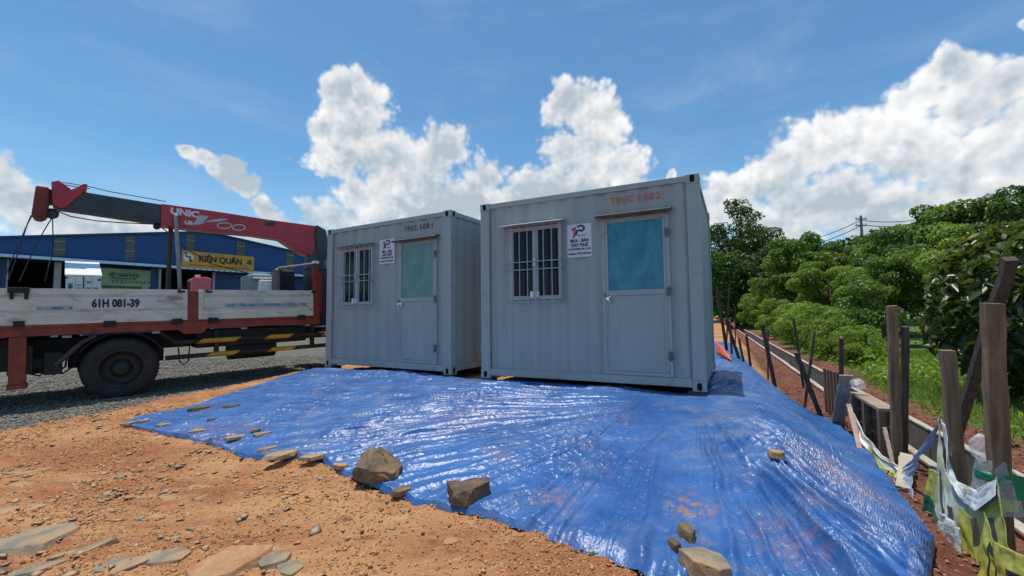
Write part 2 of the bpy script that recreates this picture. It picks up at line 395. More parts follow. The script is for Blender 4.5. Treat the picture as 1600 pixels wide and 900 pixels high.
back = [hit(192,660).xy, hit(300,637).xy, hit(400,604).xy, hit(497,579).xy, Vector((-3.25, 8.55)), Vector((-1.9, 7.85)), Vector((-.3, 6.95)), Vector((2.0, 5.85)), Vector((2.7, 6.6)), Vector((3.45, 8.3)), Vector(from_st(-.1, 12)), Vector(from_st(-.1, 16)), rgt[-1]]
NU, NV = 640, 400
k_mid = 8                                                        # last back point before the far strip
pieces = [(back[:9], .0, .72), (back[8:12], .72, .79), ([back[11], rgt[-1]], .79, .81), (list(reversed(rgt))[0:5], .81, .88), (list(reversed(rgt))[4:], .88, 1.)]
Fc = resample(front, NU); ug = np.linspace(0, 1, NU); Bc = np.zeros((NU, 2))
for (pp, u0, u1) in pieces:
    P_ = resample(pp, 400); k_ = (ug >= u0) & (ug <= u1); f_ = (ug[k_] - u0) / (u1 - u0) * 399
    Bc[k_, 0] = np.interp(f_, np.arange(400), P_[:, 0]); Bc[k_, 1] = np.interp(f_, np.arange(400), P_[:, 1])
v = (np.linspace(0, 1, NV) ** 1.25)[None, :, None]
coons = (1 - v) * Fc[:, None] + v * Bc[:, None]
outline = np.concatenate([Fc[::4], Bc[::-4]])
def inside(x, y):
    r = np.zeros(np.shape(x), bool); n = len(outline); j = n - 1
    for i in range(n):
        xi, yi = outline[i]; xj, yj = outline[j]
        c = ((yi > y) != (yj > y)) & (x < (xj - xi) * (y - yi) / (yj - yi + 1e-12) + xi); r ^= c; j = i
    return r
FAN = (1.95, 4.85)
def wrinkle(x, y):
    dx = x - FAN[0]; dy = y - FAN[1]; r = np.hypot(dx, dy); th = np.arctan2(dy, -dx)
    wob = fbm(x * .8, y * .8, 21, 3)
    k = sst(r, .15, 1.3)
    f1 = ridge(th * 6.5 + wob * .8, r * .25 + 3, 31, 1, 4.)
    f2 = ridge(th * 15 + wob * 1.2, r * .40, 37, 1, 4.5)
    f3 = ridge(th * 31 + wob * 1.6, r * .6, 39, 1, 3.5)
    f4 = ridge(th * 58 + wob * 2.4, r * .9, 43, 1, 3.)
    strong = .5 + .5 * sst(fbm(x * .6 + 5, y * .6, 45, 2), -.2, .3)
    boost = 1 + 1.3 * sst(-th, .95, 1.5) * sst(np.pi - np.abs(th), .2, .6)
    z = k * strong * boost * (.034 * f1 + .026 * f2 + .014 * f3 * sst(r, .4, 1.4) + .007 * f4 * sst(r, .8, 2.2))
    z = z + .03 * (fbm(x * 1.1, y * 1.1, 51, 2) + .4)
    cr1 = ridge(x * 3.2 + wob, y * 3.2, 61, 2, 4.); cr2 = ridge(x * 10 + wob, y * 10, 71, 2, 3.)
    rough = .45 + .55 * sst(fbm(x * .8, y * .8, 81, 2), -.1, .4)
    z = z + rough * (.016 * cr1 + .008 * cr2)
    s_, t_ = to_st(x, y)
    z = z + .03 * ridge(s_ * .6 + wob * .3, t_ * 2.1 + s_ * .8, 91, 1, 2.) * sst(s_, .5, 1.1)
    return z
def tarp_h(x, y): return H(x, y) + .012 + wrinkle(x, y)

# ------------------------------------------------------------------ ground sheet (grid along the fence heading)
def grow(a, b, step, end_lo, end_hi, k=1.14):
    c = list(np.arange(a, b, step)); 
    d = step; p = c[-1]
    while p < end_hi: d *= k; p += d; c.append(p)
    d = step; p = c[0]
    while p > end_lo: d *= k; p -= d; c.insert(0, p)
    return c
DN, DF = 1.95, 2.47                                              # channel near and far rims
gs = [g for g in grow(-8.6, 3.2, .036, -1500, 2500) if not (DN - .1 < g < DF + .1)] + [DN - .1, DN - .045, DN - .04, DF + .04, DF + .045, DF + .1]
gs = np.array(sorted(gs)); gt = np.array(grow(.6, 10.5, .036, -400, 3000))
SS, TT = np.meshgrid(gs, gt, indexing='ij')
GX, GY = from_st(SS, TT)
GZ = H(GX, GY)
ins = inside(GX, GY)
dist = np.hypot(GX, GY)
vv_, ww_ = vw(GX, GY)
edge_n = fbm(GX * 1.1, GY * 1.1, 5, 4)
gravel = sst(GY - .82 * GX - 9.05 + .55 * edge_n, -.12, .22) * (1 - sst(ww_ + .5 * edge_n, -4.75, -4.35)) * (1 - sst(SS, .3, .6))
gravel = np.maximum(gravel, sst(-vv_, 4.5, 5.5) * (1 - sst(SS, -.8, -.3)))
grass = sst(SS + .55 * fbm(GX * .5, GY * .5, 15, 3), 2.9, 3.4)
redsoil = sst(SS + .15 * edge_n, .75, 1.15)
nz = .035 * fbm(GX * 1.2, GY * 1.2, 1, 3) + .036 * fbm(GX * 4.5, GY * 4.5, 2, 4) + .024 * ridge(GX * 5 , GY * 9, 4, 2)
nz = nz * (1 - .6 * gravel) * (1 - sst(dist, 12, 30))
chn = sst(SS, DN - .7, DN - .35) * (1 - sst(SS, DF + .3, DF + .7))
GZ = GZ + nz * (1 - ins) * (1 - .85 * chn) - .035 * chn - .03 * ins
GZ = np.where((SS > DN - .0449) & (SS < DF + .0449), -.62, GZ)
V = np.stack([GX, GY, GZ], -1).reshape(-1, 3); ni, nj = SS.shape
ii, jj = np.meshgrid(np.arange(ni - 1), np.arange(nj - 1), indexing='ij'); q = (ii * nj + jj).ravel()
gme = np_mesh('ground', V, np.stack([q, q + nj, q + nj + 1, q + 1], -1)[:, ::-1] if False else np.stack([q, q + nj, q + nj + 1, q + 1], -1), True)
ca = gme.color_attributes.new('zone', 'FLOAT_COLOR', 'POINT')
ca.data.foreach_set('color', np.stack([gravel, grass, redsoil, np.ones_like(gravel)], -1).astype(np.float32).ravel())
m = bpy.data.materials.new('ground_earth'); m.use_nodes = True; t = NT(m.node_tree); p = t.n['Principled BSDF']
geo = t.new('ShaderNodeNewGeometry').outputs['Position']
za = t.new('ShaderNodeVertexColor', layer_name='zone'); sz = t.new('ShaderNodeSeparateColor'); t.l.new(za.outputs[0], sz.inputs[0])
stm = t.new('ShaderNodeMapping'); stm.inputs['Rotation'].default_value = (0, 0, R(-28)); stm.inputs['Scale'].default_value = (.45, 1.5, 1); t.l.new(geo, stm.inputs[0])
n1 = t.noise(stm.outputs[0], 1.1, 6, .62, .3); n2 = t.noise(stm.outputs[0], 6, 7, .68); n3 = t.noise(geo, 45, 4, .6)
soilc = t.mix(t.smooth(n1, .34, .66), (.35, .132, .054, 1), (.54, .280, .122, 1))
soilc = t.mix(t.smooth(n2, .52, .74, 0, .85), soilc, (.58, .39, .21, 1))
soilc = t.mix(t.smooth(n2, .45, .28), soilc, (.20, .078, .036, 1))
soilc = t.mix(t.smooth(n3, .56, .72, 0, .6), soilc, (.54, .35, .18, 1))
soilc = t.mix(t.smooth(n3, .44, .30, 0, .6), soilc, (.15, .06, .03, 1))
vg = t.new('ShaderNodeTexVoronoi'); vg.inputs['Scale'].default_value = 26; t.l.new(geo, vg.inputs['Vector'])
vgc = t.new('ShaderNodeSeparateColor'); t.l.new(vg.outputs['Color'], vgc.inputs[0])
gravc = t.mix(vgc.outputs[0], (.075, .072, .062, 1), (.235, .225, .19, 1))
gravc = t.mix(t.smooth(t.noise(geo, 1.3, 5, .6), .5, .72, 0, .7), gravc, (.24, .15, .09, 1))
redc = t.mix(t.smooth(t.noise(geo, 5, 8, .7), .35, .7), (.13, .042, .026, 1), (.27, .105, .06, 1))
redc = t.mix(t.smooth(n3, .58, .72, 0, .7), redc, (.36, .24, .16, 1))
grc = t.mix(t.smooth(t.noise(geo, 1.6, 6, .65), .35, .68), (.065, .115, .022, 1), (.125, .19, .04, 1))
base = t.mix(sz.outputs[0], soilc, gravc); base = t.mix(sz.outputs[2], base, redc); base = t.mix(sz.outputs[1], base, grc)
t.l.new(base, p.inputs['Base Color']); p.inputs['Roughness'].default_value = .92; p.inputs['Specular IOR Level'].default_value = .25
hgt = t.math('ADD', t.math('MULTIPLY', n2, .5), t.math('ADD', t.math('MULTIPLY', n3, .45), t.math('MULTIPLY', t.noise(geo, 130, 3, .6), .25)))
hgt = t.math('ADD', hgt, t.math('MULTIPLY', t.math('MULTIPLY', vg.outputs['Distance'], -1.), sz.outputs[0]))
bn = t.new('ShaderNodeBump'); bn.inputs['Strength'].default_value = .9; bn.inputs['Distance'].default_value = .045
t.l.new(hgt, bn.inputs['Height']); t.l.new(bn.outputs[0], p.inputs['Normal'])
gme.materials.append(m); ground = bpy.data.objects.new('ground', gme); link(ground, kind='structure')
def ground_z(x, y):
    return float(H(x, y))

# ------------------------------------------------------------------ tarpaulin
TX, TY = coons[..., 0], coons[..., 1]
edge = np.minimum(np.minimum(np.arange(NU)[:, None], NU - 1 - np.arange(NU)[:, None]) / 8., np.minimum(np.arange(NV)[None], NV - 1 - np.arange(NV)[None]) / 8.).clip(0, 1)
# ragged hem
jit = fbm(np.arange(NU) * .045, np.zeros(NU), 7, 3) * .07
hem = np.exp(-np.arange(NV) / 30.)[None] * jit[:, None]
TY = TY + hem * .9; TX = TX - hem * .2
TZ = H(TX, TY) + .012 + wrinkle(TX, TY) * (.45 + .55 * edge) - (1 - edge) * .028
V = np.stack([TX, TY, TZ], -1).reshape(-1, 3)
ii, jj = np.meshgrid(np.arange(NU - 1), np.arange(NV - 1), indexing='ij'); q = (ii * NV + jj).ravel()
tme = np_mesh('tarpaulin', V, np.stack([q, q + NV, q + NV + 1, q + 1], -1), True)
m = bpy.data.materials.new('blue_tarpaulin'); m.use_nodes = True; t = NT(m.node_tree); p = t.n['Principled BSDF']
geo = t.new('ShaderNodeNewGeometry').outputs['Position']
n1 = t.noise(geo, 1.7, 6, .6); n2 = t.noise(geo, 9, 6, .65)
base = t.mix(t.smooth(n1, .35, .68), (.018, .082, .262, 1), (.038, .130, .350, 1))
tm_ = t.new('ShaderNodeMapping'); tm_.inputs['Rotation'].default_value = (0, 0, R(20)); tm_.inputs['Scale'].default_value = (.5, 1.6, 1); t.l.new(geo, tm_.inputs[0])
dust = t.math('MULTIPLY', t.smooth(t.noise(tm_.outputs[0], 5, 7, .68), .40, .75), t.smooth(t.noise(geo, .6, 4, .55), .35, .7))
base = t.mix(t.math('MULTIPLY', dust, .62), base, (.24, .26, .29, 1))
fold_d = t.smooth(t.noise(geo, 2.6, 8, .72), .52, .78, 0, .5)
base = t.mix(fold_d, base, (.30, .22, .20, 1))
# red earth smears near the two stones at the front and here and there
def smear(cx, cy, r, amt):
    d = t.vmath('DISTANCE', geo, (cx, cy, .2)); k = t.smooth(d, r, r * .25); return t.math('MULTIPLY', t.math('MULTIPLY', k, t.smooth(t.noise(geo, 14, 6, .7), .42, .66)), amt)
for (px_, py_, r_, a_) in ((1082, 800, .24, .9), (870, 785, .22, .7), (960, 655, .45, .6), (1150, 655, .5, .35), (350, 680, .6, .5), (1330, 770, .6, .45), (720, 660, .6, .35), (1230, 850, .35, .4)):
    h_ = hit(px_, py_); base = t.mix(smear(h_.x, h_.y, r_, a_), base, (.34, .17, .10, 1))
t.l.new(base, p.inputs['Base Color'])
t.l.new(t.math('ADD', .27, t.math('MULTIPLY', t.math('ADD', dust, n2), .18)), p.inputs['Roughness'])
p.inputs['Specular IOR Level'].default_value = .55
vor = t.new('ShaderNodeTexVoronoi', feature='DISTANCE_TO_EDGE'); vor.inputs['Scale'].default_value = 9
wn = t.new('ShaderNodeTexNoise'); wn.inputs['Scale'].default_value = 5; wn.inputs['Detail'].default_value = 4; t.l.new(geo, wn.inputs['Vector'])
t.l.new(t.vmath('MULTIPLY_ADD', wn.outputs['Color'], (.25, .25, .25), geo), vor.inputs['Vector'])
vor2 = t.new('ShaderNodeTexVoronoi', feature='DISTANCE_TO_EDGE'); vor2.inputs['Scale'].default_value = 27; t.l.new(t.vmath('MULTIPLY_ADD', wn.outputs['Color'], (.12, .12, .12), geo), vor2.inputs['Vector'])
crk = t.math('ADD', t.smooth(vor.outputs['Distance'], 0, .35), t.math('MULTIPLY', t.smooth(vor2.outputs['Distance'], 0, .4), .4))
crk = t.math('ADD', crk, t.math('MULTIPLY', t.noise(geo, 40, 5, .65), .5))
wv_ = t.new('ShaderNodeTexWave', wave_type='BANDS', bands_direction='X'); wv_.inputs['Scale'].default_value = 55; t.l.new(geo, wv_.inputs[0])
crk = t.math('ADD', crk, t.math('MULTIPLY', wv_.outputs['Fac'], .05))
bn = t.new('ShaderNodeBump'); bn.inputs['Strength'].default_value = .42; bn.inputs['Distance'].default_value = .007
t.l.new(crk, bn.inputs['Height']); t.l.new(bn.outputs[0], p.inputs['Normal'])
tme.materials.append(m); tarp = bpy.data.objects.new('tarpaulin', tme)
link(tarp, label='large creased blue plastic tarpaulin spread over the bank under the containers', cat='tarpaulin')

# ------------------------------------------------------------------ lettering
_fc = {}
def text_mesh(body, size, align='LEFT', bold=0., shear=0., depth=.0015):
    key = (body, size, align, bold, shear, depth)
    if key not in _fc:
        c = bpy.data.curves.new('lettering', 'FONT'); c.body = body; c.size = size; c.align_x = align; c.offset = bold; c.shear = shear; c.extrude = depth; c.resolution_u = 3
        o = bpy.data.objects.new('tmp', c); col.objects.link(o)
        dg = bpy.context.evaluated_depsgraph_get(); me = bpy.data.meshes.new_from_object(o.evaluated_get(dg))
        bpy.data.objects.remove(o); bpy.data.curves.remove(c)
        for v in me.vertices: v.co = (v.co.x, -v.co.z, v.co.y)       # upright in the xz plane, facing -y
        me.name = 'lettering'; _fc[key] = me
    return _fc[key]
def text(body, size, m, parent, x, y, z, width=None, align='LEFT', bold=0., shear=0., name='lettering', rot=0):
    me = text_mesh(body, size, align, bold, shear).copy(); me.materials.clear(); me.materials.append(m)
    xs = [v.co.x for v in me.vertices]; x0, x1 = min(xs), max(xs)
    k = width / (x1 - x0) if width else 1
    for v in me.vertices: v.co.x = (v.co.x - (x0 if align == 'LEFT' else (x0 + x1) / 2)) * k
    o = bpy.data.objects.new(name, me); o.location = (x, y, z); o.rotation_euler = (0, rot, 0)
    return link(o, parent)

# ------------------------------------------------------------------ office containers
CH, CW = 2.591, 2.438
def corr(x, pitch=.278, depth=.026):
    q = (x % pitch) / pitch
    if q < .27: return 0.
    if q < .5: return depth * (q - .27) / .23
    if q < .77: return depth
    return depth * (1 - (q - .77) / .23)
def corr_breaks(x0, x1, pitch=.278):
    b = {round(x0, 4), round(x1, 4)}
    k = math.floor(x0 / pitch) - 1
    while k * pitch < x1 + pitch:
        for q in (0, .27, .5, .77):
            xx = (k + q) * pitch
            if x0 < xx < x1: b.add(round(xx, 4))
        k += 1
    return sorted(b)
def wall_strip(mb, x0, x1, z0, z1, place):
    xs = corr_breaks(x0, x1); n = len(xs)
    vs = [place(x, corr(x), z0) for x in xs] + [place(x, corr(x), z1) for x in xs]
    mb.add(vs, [(i, i + 1, n + i + 1, n + i) for i in range(n - 1)])
def rect_frame(mb, x0, x1, z0, z1, w, y0, y1):
    mb.box(x0, x0 + w, y0, y1, z0, z1); mb.box(x1 - w, x1, y0, y1, z0, z1)
    mb.box(x0 + w, x1 - w, y0, y1, z0, z0 + w); mb.box(x0 + w, x1 - w, y0, y1, z1 - w, z1)
def container(C, label, serial, serial_mat, film_mat, win, sign, awn, sheen):
    L = C['L']
    root = empty('office_container', C['o'], C['a'], label, 'container')
    PWD = .155
    # corner posts with castings
    for (x0, y0) in ((0, 0), (L - PWD, 0), (0, CW - PWD), (L - PWD, CW - PWD)):
        mb = MB(); mb.box(x0 + .004, x0 + PWD - .004, y0 + .004, y0 + PWD - .004, .118, CH - .118)
        post = mb.build('corner_post', M['cont_trim'], root, .006)
        for z0 in (0, CH - .118):
            mb = MB(); mb.box(x0, x0 + .178 if x0 == 0 else x0 + PWD, y0, y0 + .162, z0, z0 + .118) if False else mb.box(x0, x0 + PWD, y0, y0 + PWD, z0, z0 + .118)
            mb.build('corner_casting', M['cont_trim'], post, .009)
            cz = z0 + .059; cxx = x0 + PWD / 2
            def oval(place):
                mb = MB(); pts = [place(.028 * math.cos(a) , (.022 if math.sin(a) > 0 else -.022) + .024 * math.sin(a)) for a in [2 * math.pi * k / 16 for k in range(16)]]
                mb.add(pts, [tuple(range(16))]); mb.build('casting_hole', M['hole'], post)
            if y0 == 0: oval(lambda a, b: (cxx + a, y0 - .0022, cz + b))
            if x0 > 0: oval(lambda a, b: (x0 + PWD + .0022, y0 + PWD / 2 + a, cz + b))
            else: oval(lambda a, b: (x0 - .0022, y0 + PWD / 2 + a, cz + b))
    # rails
    for (nm, z0, z1, inset) in (('top_rail', CH - .085, CH - .012, .012), ('bottom_rail', .045, .145, .012)):
        MB().box(PWD, L - PWD, inset, inset + .055, z0, z1).build(nm, M['cont_trim'], root, .004)
        MB().box(PWD, L - PWD, CW - inset - .055, CW - inset, z0, z1).build(nm, M['cont_trim'], root, .004)
        for xa in (inset, L - inset - .055):
            MB().box(xa, xa + .055, PWD, CW - PWD, z0, z1).build(nm, M['cont_trim'], root, .004)
    # walls
    ZA, ZB = .146, CH - .086; fy = .026
    wx0, wx1, wz0, wz1 = win; dx0, dx1, dz1 = 1.845, 2.685, 2.16
    mb = MB(); P = lambda x, d, z: (x, fy + d, z)
    wall_strip(mb, PWD, wx0, ZA, ZB, P); wall_strip(mb, wx0, wx1, ZA, wz0, P); wall_strip(mb, wx0, wx1, wz1, ZB, P)
    wall_strip(mb, wx1, dx0, ZA, ZB, P); wall_strip(mb, dx0, dx1, dz1, ZB, P); wall_strip(mb, dx1, L - PWD, ZA, ZB, P)
    mb.build('front_wall', M['cont'], root)
    mb = MB(); wall_strip(mb, PWD, L - PWD, ZA, ZB, lambda x, d, z: (x, CW - .026 - d, z)); mb.build('rear_wall', M['cont'], root)
    mb = MB(); wall_strip(mb, PWD, CW - PWD, ZA, ZB, lambda x, d, z: (L - .026 - d, x, z)); mb.build('side_wall', M['cont'], root)
    mb = MB(); wall_strip(mb, PWD, CW - PWD, ZA, ZB, lambda x, d, z: (.026 + d, x, z)); mb.build('side_wall', M['cont'], root)
    MB().box(.03, L - .03, .03, CW - .03, CH - .05, CH - .03).build('roof', M['cont_trim'], root)
    MB().box(.07, L - .07, .07, CW - .07, .10, .14).build('floor', M['hole'], root)
    # door
    mb = MB(); rect_frame(mb, dx0, dx1, .15, dz1, .045, .017, .07)
    df = mb.build('door_frame', M['cont_trim'], root, .003)
    door = empty('door', (0, 0, 0)); door.parent = root
    bx0, bx1, bz0, bz1 = dx0 + .047, dx1 - .047, .198, dz1 - .047
    gx0, gx1, gz0, gz1 = 1.925, 2.61, 1.22, 2.095
    xs = corr_breaks(bx0, bx1); mb = MB()
    n = len(xs); lo = bz0; hi = 1.155
    mb.add([(x, .026 + corr(x) * .35, lo) for x in xs] + [(x, .026 + corr(x) * .35, hi) for x in xs], [(i, i + 1, n + i + 1, n + i) for i in range(n - 1)])
    leaf = mb.build('door_leaf', M['cont'], root)
    bpy.data.objects.remove(door)
    mb = MB(); mb.box(bx0, gx0, .016, .05, 1.155, bz1); mb.box(gx1, bx1, .016, .05, 1.155, bz1); mb.box(gx0, gx1, .016, .05, gz1, bz1); mb.box(gx0, gx1, .016, .05, 1.155, gz0)
    mb.box(bx0, bx0 + .02, .022, .046, bz0 + .02, 1.155); mb.box(bx1 - .03, bx1, .020, .046, bz0 + .02, 1.155); mb.box(bx0, bx1, .022, .046, bz0, bz0 + .02)
    mb.build('leaf_frame', M['cont_trim'], leaf, .003)
    MB().box(gx0, gx1, .028, .034, gz0, gz1).build('glass_pane', film_mat, leaf)
    mb = MB(); mb.cyl((1.935, .012, 1.112), (1.935, -.004, 1.112), .034, n=20); mb.cyl((1.935, -.004, 1.112), (1.935, -.035, 1.112), .013, n=12)
    mb.cyl((1.935, -.035, 1.112), (1.935, -.052, 1.112), .020, .029, n=18); mb.cyl((1.935, -.052, 1.112), (1.935, -.075, 1.112), .029, .019, n=18)
    mb.build('door_knob', M['knob'], leaf)
    MB().box(1.868, 1.882, -.004, .012, 1.14, 1.19).build('latch', M['hinge'], leaf)
    for hz in (1.91, 1.185, .40):
        mb = MB(); mb.cyl((dx1 - .022, -.002, hz - .06), (dx1 - .022, -.002, hz + .06), .011, n=10); mb.box(dx1 - .05, dx1 + .01, .002, .008, hz - .045, hz + .045)
        mb.build('hinge', M['hinge'], leaf)
    mb = MB(); mb.prism([(.03, 2.232), (.03, 2.20), (-.08, 2.155), (-.09, 2.158), (-.09, 2.185)], dx0 - .05, dx1 + .04, 'x'); mb.build('door_canopy', M['canopy'], root)
    # window
    mb = MB(); rect_frame(mb, wx0, wx1, wz0, wz1, .028, -.004, .06)
    xm = (wx0 + wx1) / 2; mb.box(xm - .02, xm + .02, .004, .05, wz0 + .028, wz1 - .028)
    wf = mb.build('window', M['winframe'], root, .003)
    for (a, b) in ((wx0 + .028, xm - .02), (xm + .02, wx1 - .028)):
        mb = MB(); rect_frame(mb, a, b, wz0 + .028, wz1 - .028, .022, .014, .04); mb.build('sash', M['winframe'], wf, .002)
        MB().box(a + .022, b - .022, .024, .029, wz0 + .05, wz1 - .05).build('pane', M['darkglass'], wf)
    MB().box(xm - .062, xm - .006, -.05, .004, wz0 + .02, wz0 + .11).build('latch_box', M['white'], wf, .008); MB().box(xm + .010, xm + .068, -.054, .004, wz0 + .02, wz0 + .11).build('latch_box', M['white'], wf, .008)
    zq = wz0 + .47; MB().box(xm - .024, xm + .016, -.03, .004, zq, zq + .05).build('lock_tag', M['white'], wf, .004); MB().box(xm - .024, xm + .016, -.026, .004, zq + .06, zq + .1).build('lock_tag', M['white'], wf, .004)
    # security grille standing off the window
    gx0, gx1, gz0, gz1 = wx0 - .055, wx1 + .012, wz0 - .045, wz1 + .01; gy = -.075
    nb = 7
    for i in range(nb + 1):
        xx = gx0 + (gx1 - gx0) * i / nb; MB().cyl((xx, gy, gz0), (xx, gy, gz1), .0075, n=8).build('grille_bar', M['bars'], root)
    for zz in (gz0, gz0 + .46, gz0 + .57, gz1):
        MB().cyl((gx0, gy + .003, zz), (gx1, gy + .003, zz), .007, n=8).build('grille_rail', M['bars'], root)
    for xx in (gx0, gx1):
        for zz in (gz0, gz0 + .46, gz0 + .57, gz1):
            MB().cyl((xx, gy, zz), (xx, .03, zz), .007, n=8).build('grille_stay', M['bars'], root)
    if awn:
        MB().prism([(.03, 2.235), (.03, 2.228), (-.14, 2.180), (-.142, 2.188)], gx0 - .05, gx1 + .03, 'x').build('window_awning', M['awning'], root)
    else:
        MB().prism([(.03, 2.225), (.03, 2.218), (-.10, 2.190), (-.10, 2.196)], gx0 - .01, gx1 + .03, 'x').build('window_awning', M['canopy'], root)
    # notice sheet screwed to the wall
    sx0, sx1, sz0, sz1 = sign; W_ = sx1 - sx0; Hh = sz1 - sz0; yy = .016
    sg = MB().box(sx0, sx1, yy, yy + .005, sz0, sz1).build('notice_sheet', M['signwhite'], root)
    cxs = (sx0 + sx1) / 2; ty = yy - .0028
    k = Hh / .45
    mb = MB(); mb.prism([(cxs - .105*k, sz1 - .055*k), (cxs - .045*k, sz1 - .04*k), (cxs - .065*k, sz1 - .175*k), (cxs - .092*k, sz1 - .185*k), (cxs - .072*k, sz1 - .075*k), (cxs - .105*k, sz1 - .085*k)], ty - .001, ty + .002); mb.build('emblem_letter', M['redprint'], sg)
    mb = MB(); mb.prism([(cxs - .04*k, sz1 - .08*k), (cxs + .03*k, sz1 - .075*k), (cxs + .025*k, sz1 - .1*k), (cxs - .02*k, sz1 - .1*k), (cxs - .035*k, sz1 - .15*k), (cxs - .06*k, sz1 - .155*k)], ty - .001, ty + .002)
    arc = [(cxs + .02*k + .062*k * math.cos(a), sz1 - .062*k + .048*k * math.sin(a)) for a in [R(150 - 20 * i) for i in range(13)]]
    arci = [(cxs + .02*k + .036*k * math.cos(a), sz1 - .062*k + .024*k * math.sin(a)) for a in [R(150 - 20 * i) for i in range(13)]]
    for i in range(12): mb.prism([arc[i], arc[i + 1], arci[i + 1], arci[i]], ty - .001, ty + .002)
    mb.build('emblem_letter', M['navy'], sg)
    text('TÂN PHONG', .02 * k, M['navy'], sg, cxs + .03, ty, sz1 - .165 * k, .11 * k, 'CENTER')
    text('MUA - BÁN', .058 * k, M['navy'], sg, cxs, ty, sz1 - .245 * k, .25 * k, 'CENTER', .002)
    text('CHO THUÊ', .058 * k, M['navy'], sg, cxs, ty, sz1 - .305 * k, .24 * k, 'CENTER', .002)
    text('CONTAINER CÁC LOẠI', .036 * k, M['navy'], sg, cxs, ty, sz1 - .352 * k, .31 * k, 'CENTER', .001)
    text('Hotline: 0974 708 844', .034 * k, M['navy'], sg, cxs, ty, sz1 - .412 * k, .31 * k, 'CENTER', .001)
    for (zx, zz) in ((sx0 + .015, sz0 + .02), (sx1 - .015, sz0 + .02), (sx0 + .015, sz1 - .02), (sx1 - .015, sz1 - .02)):
        pass
    # stencilled serial
    text(' '.join(serial[0]), .125, serial_mat, root, 1.98, .0205, 2.345, .28, 'LEFT', .0018); text(' '.join(serial[1]), .125, serial_mat, root, 2.335, .0205, 2.345, .26, 'LEFT', .0018)
    return root
rc = container(RC, 'nearer grey-blue site office container with bright blue film on its door glass', ('TPUC', '1002'), M['stencil'], M['film_blue'], (.50, 1.29, 1.135, 2.165), (1.375, 1.715, 1.683, 2.133), True, 1)
lc = container(LC, 'farther grey-blue site office container with pale green film on its door glass', ('TPUC', '1001'), M['stencil_dark'], M['film_green'], (.42, 1.235, 1.135, 2.165), (1.40, 1.765, 1.825, 2.255), False, 0)
# air conditioner outlets seen in the slot between the containers
mb = MB(); mb.box(LC['L'] + .004, LC['L'] + .16, 1.5, 2.2, 1.75, 2.3)
mb.build('wall_unit', M['white'], lc, .01)
for i in range(12): MB().box(LC['L'] + .16, LC['L'] + .166, 1.54, 2.16, 1.79 + i * .04, 1.805 + i * .04).build('unit_louvre', M['bars'], lc)

def supports(C, spots, lab):
    a = C['a']
    for (x, y, w, label) in spots:
        px_ = C['o'][0] + x * math.cos(a) - y * math.sin(a); py_ = C['o'][1] + x * math.sin(a) + y * math.cos(a)
        z0 = ground_z(px_, py_) - .03; z1 = C['o'][2] - .002
        o = MB(); o.prism([(-w, -w * .8), (w * .9, -w), (w, w * .9), (-w * .85, w)], z0, z1, 'z')
        b = o.build('support_block', M['blockwood'], None, .01, label=label, cat='block'); b.location = (px_, py_, 0); b.rotation_euler = (0, 0, a + .1)
supports(LC, [(.09, .10, .12, 'dark timber block under the left front foot of the farther container'), (2.88, .10, .09, 'flat block under the right front foot of the farther container')], '')
supports(RC, [(.09, .10, .09, 'flat block under the left front foot of the nearer container'), (2.93, .10, .10, 'flat block under the right front foot of the nearer container')], '')

# ------------------------------------------------------------------ crane truck
PT = .0265
Tm = Matrix(((TE.x * math.cos(PT), TN.x, -TE.x * math.sin(PT), TO.x), (TE.y * math.cos(PT), TN.y, -TE.y * math.sin(PT), TO.y), (math.sin(PT), 0, math.cos(PT), TO.z), (0, 0, 0, 1)))
truck = empty('crane_truck', label='flatbed truck with white drop sides, orange-red frame and a stowed red loader crane', cat='truck', mat=Tm)
Ti = Tm.inverted()
def tp(px, py, b=0.):
    """truck frame coordinates (along, up) of an image point lying b metres inside the near side"""
    n = Tm.to_3x3() @ Vector((0, 1, 0)); p = on_plane(px, py, Tm @ Vector((0, b, 0)), n); q_ = Ti @ p
    return q_.x, q_.z
TWID = 2.25
BZ0, BZ1 = 1.215, 1.745                                          # gate bottom and top
# deck
MB().box(-2.6, 3.02, .05, TWID - .05, BZ0 - .06, BZ0 - .01).build('deck', M['black'], truck)
def gate(x0, x1, y, nm):
    mb = MB(); s_ = 1 if y < 1 else -1
    prof = [(0, BZ0), (0, BZ0 + .17), (.018, BZ0 + .18), (.018, BZ0 + .20), (0, BZ0 + .21), (0, BZ0 + .40), (.018, BZ0 + .41), (.018, BZ0 + .43), (0, BZ0 + .44), (0, BZ1), (.035, BZ1), (.035, BZ0)]
    mb.prism([(y + s_ * a, b) for (a, b) in prof], x0, x1, 'x')
    g = mb.build(nm, M['bedwhite'], truck)
    for xx in (x0, x1 - .07):
        y0_, y1_ = sorted((y - s_ * .014, y + s_ * .01)); MB().box(xx, xx + .07, y0_, y1_, BZ0 + .005, BZ1 - .005).build('gate_end_stile', M['bedwhite'], g, .003)
    return g
g1 = gate(-2.6, .845, 0, 'side_gate'); g2 = gate(1.0, 2.99, 0, 'side_gate')
gate(-2.6, .845, TWID, 'side_gate'); gate(1.0, 2.99, TWID, 'side_gate')
MB().box(-2.66, -2.62, .04, TWID - .04, BZ0, BZ1).build('tail_gate', M['bedwhite'], truck)
MB().box(-1.12, .0, -.0045, .0, BZ0 + .225, BZ0 + .27).build('blue_stripe', M['bedstripe'], g1) if False else None
x0, z0 = tp(57, 484); x1, z1 = tp(113, 478)
MB().box(x0, x1, -.004, .001, BZ0 + .215, BZ0 + .262).build('blue_stripe', M['bedstripe'], g1)
x0, z0 = tp(352, 474); x1, z1 = tp(478, 470)
MB().box(x0, x1, -.004, .001, BZ0 + .215, BZ0 + .275).build('blue_stripe', M['bedstripe'], g2)
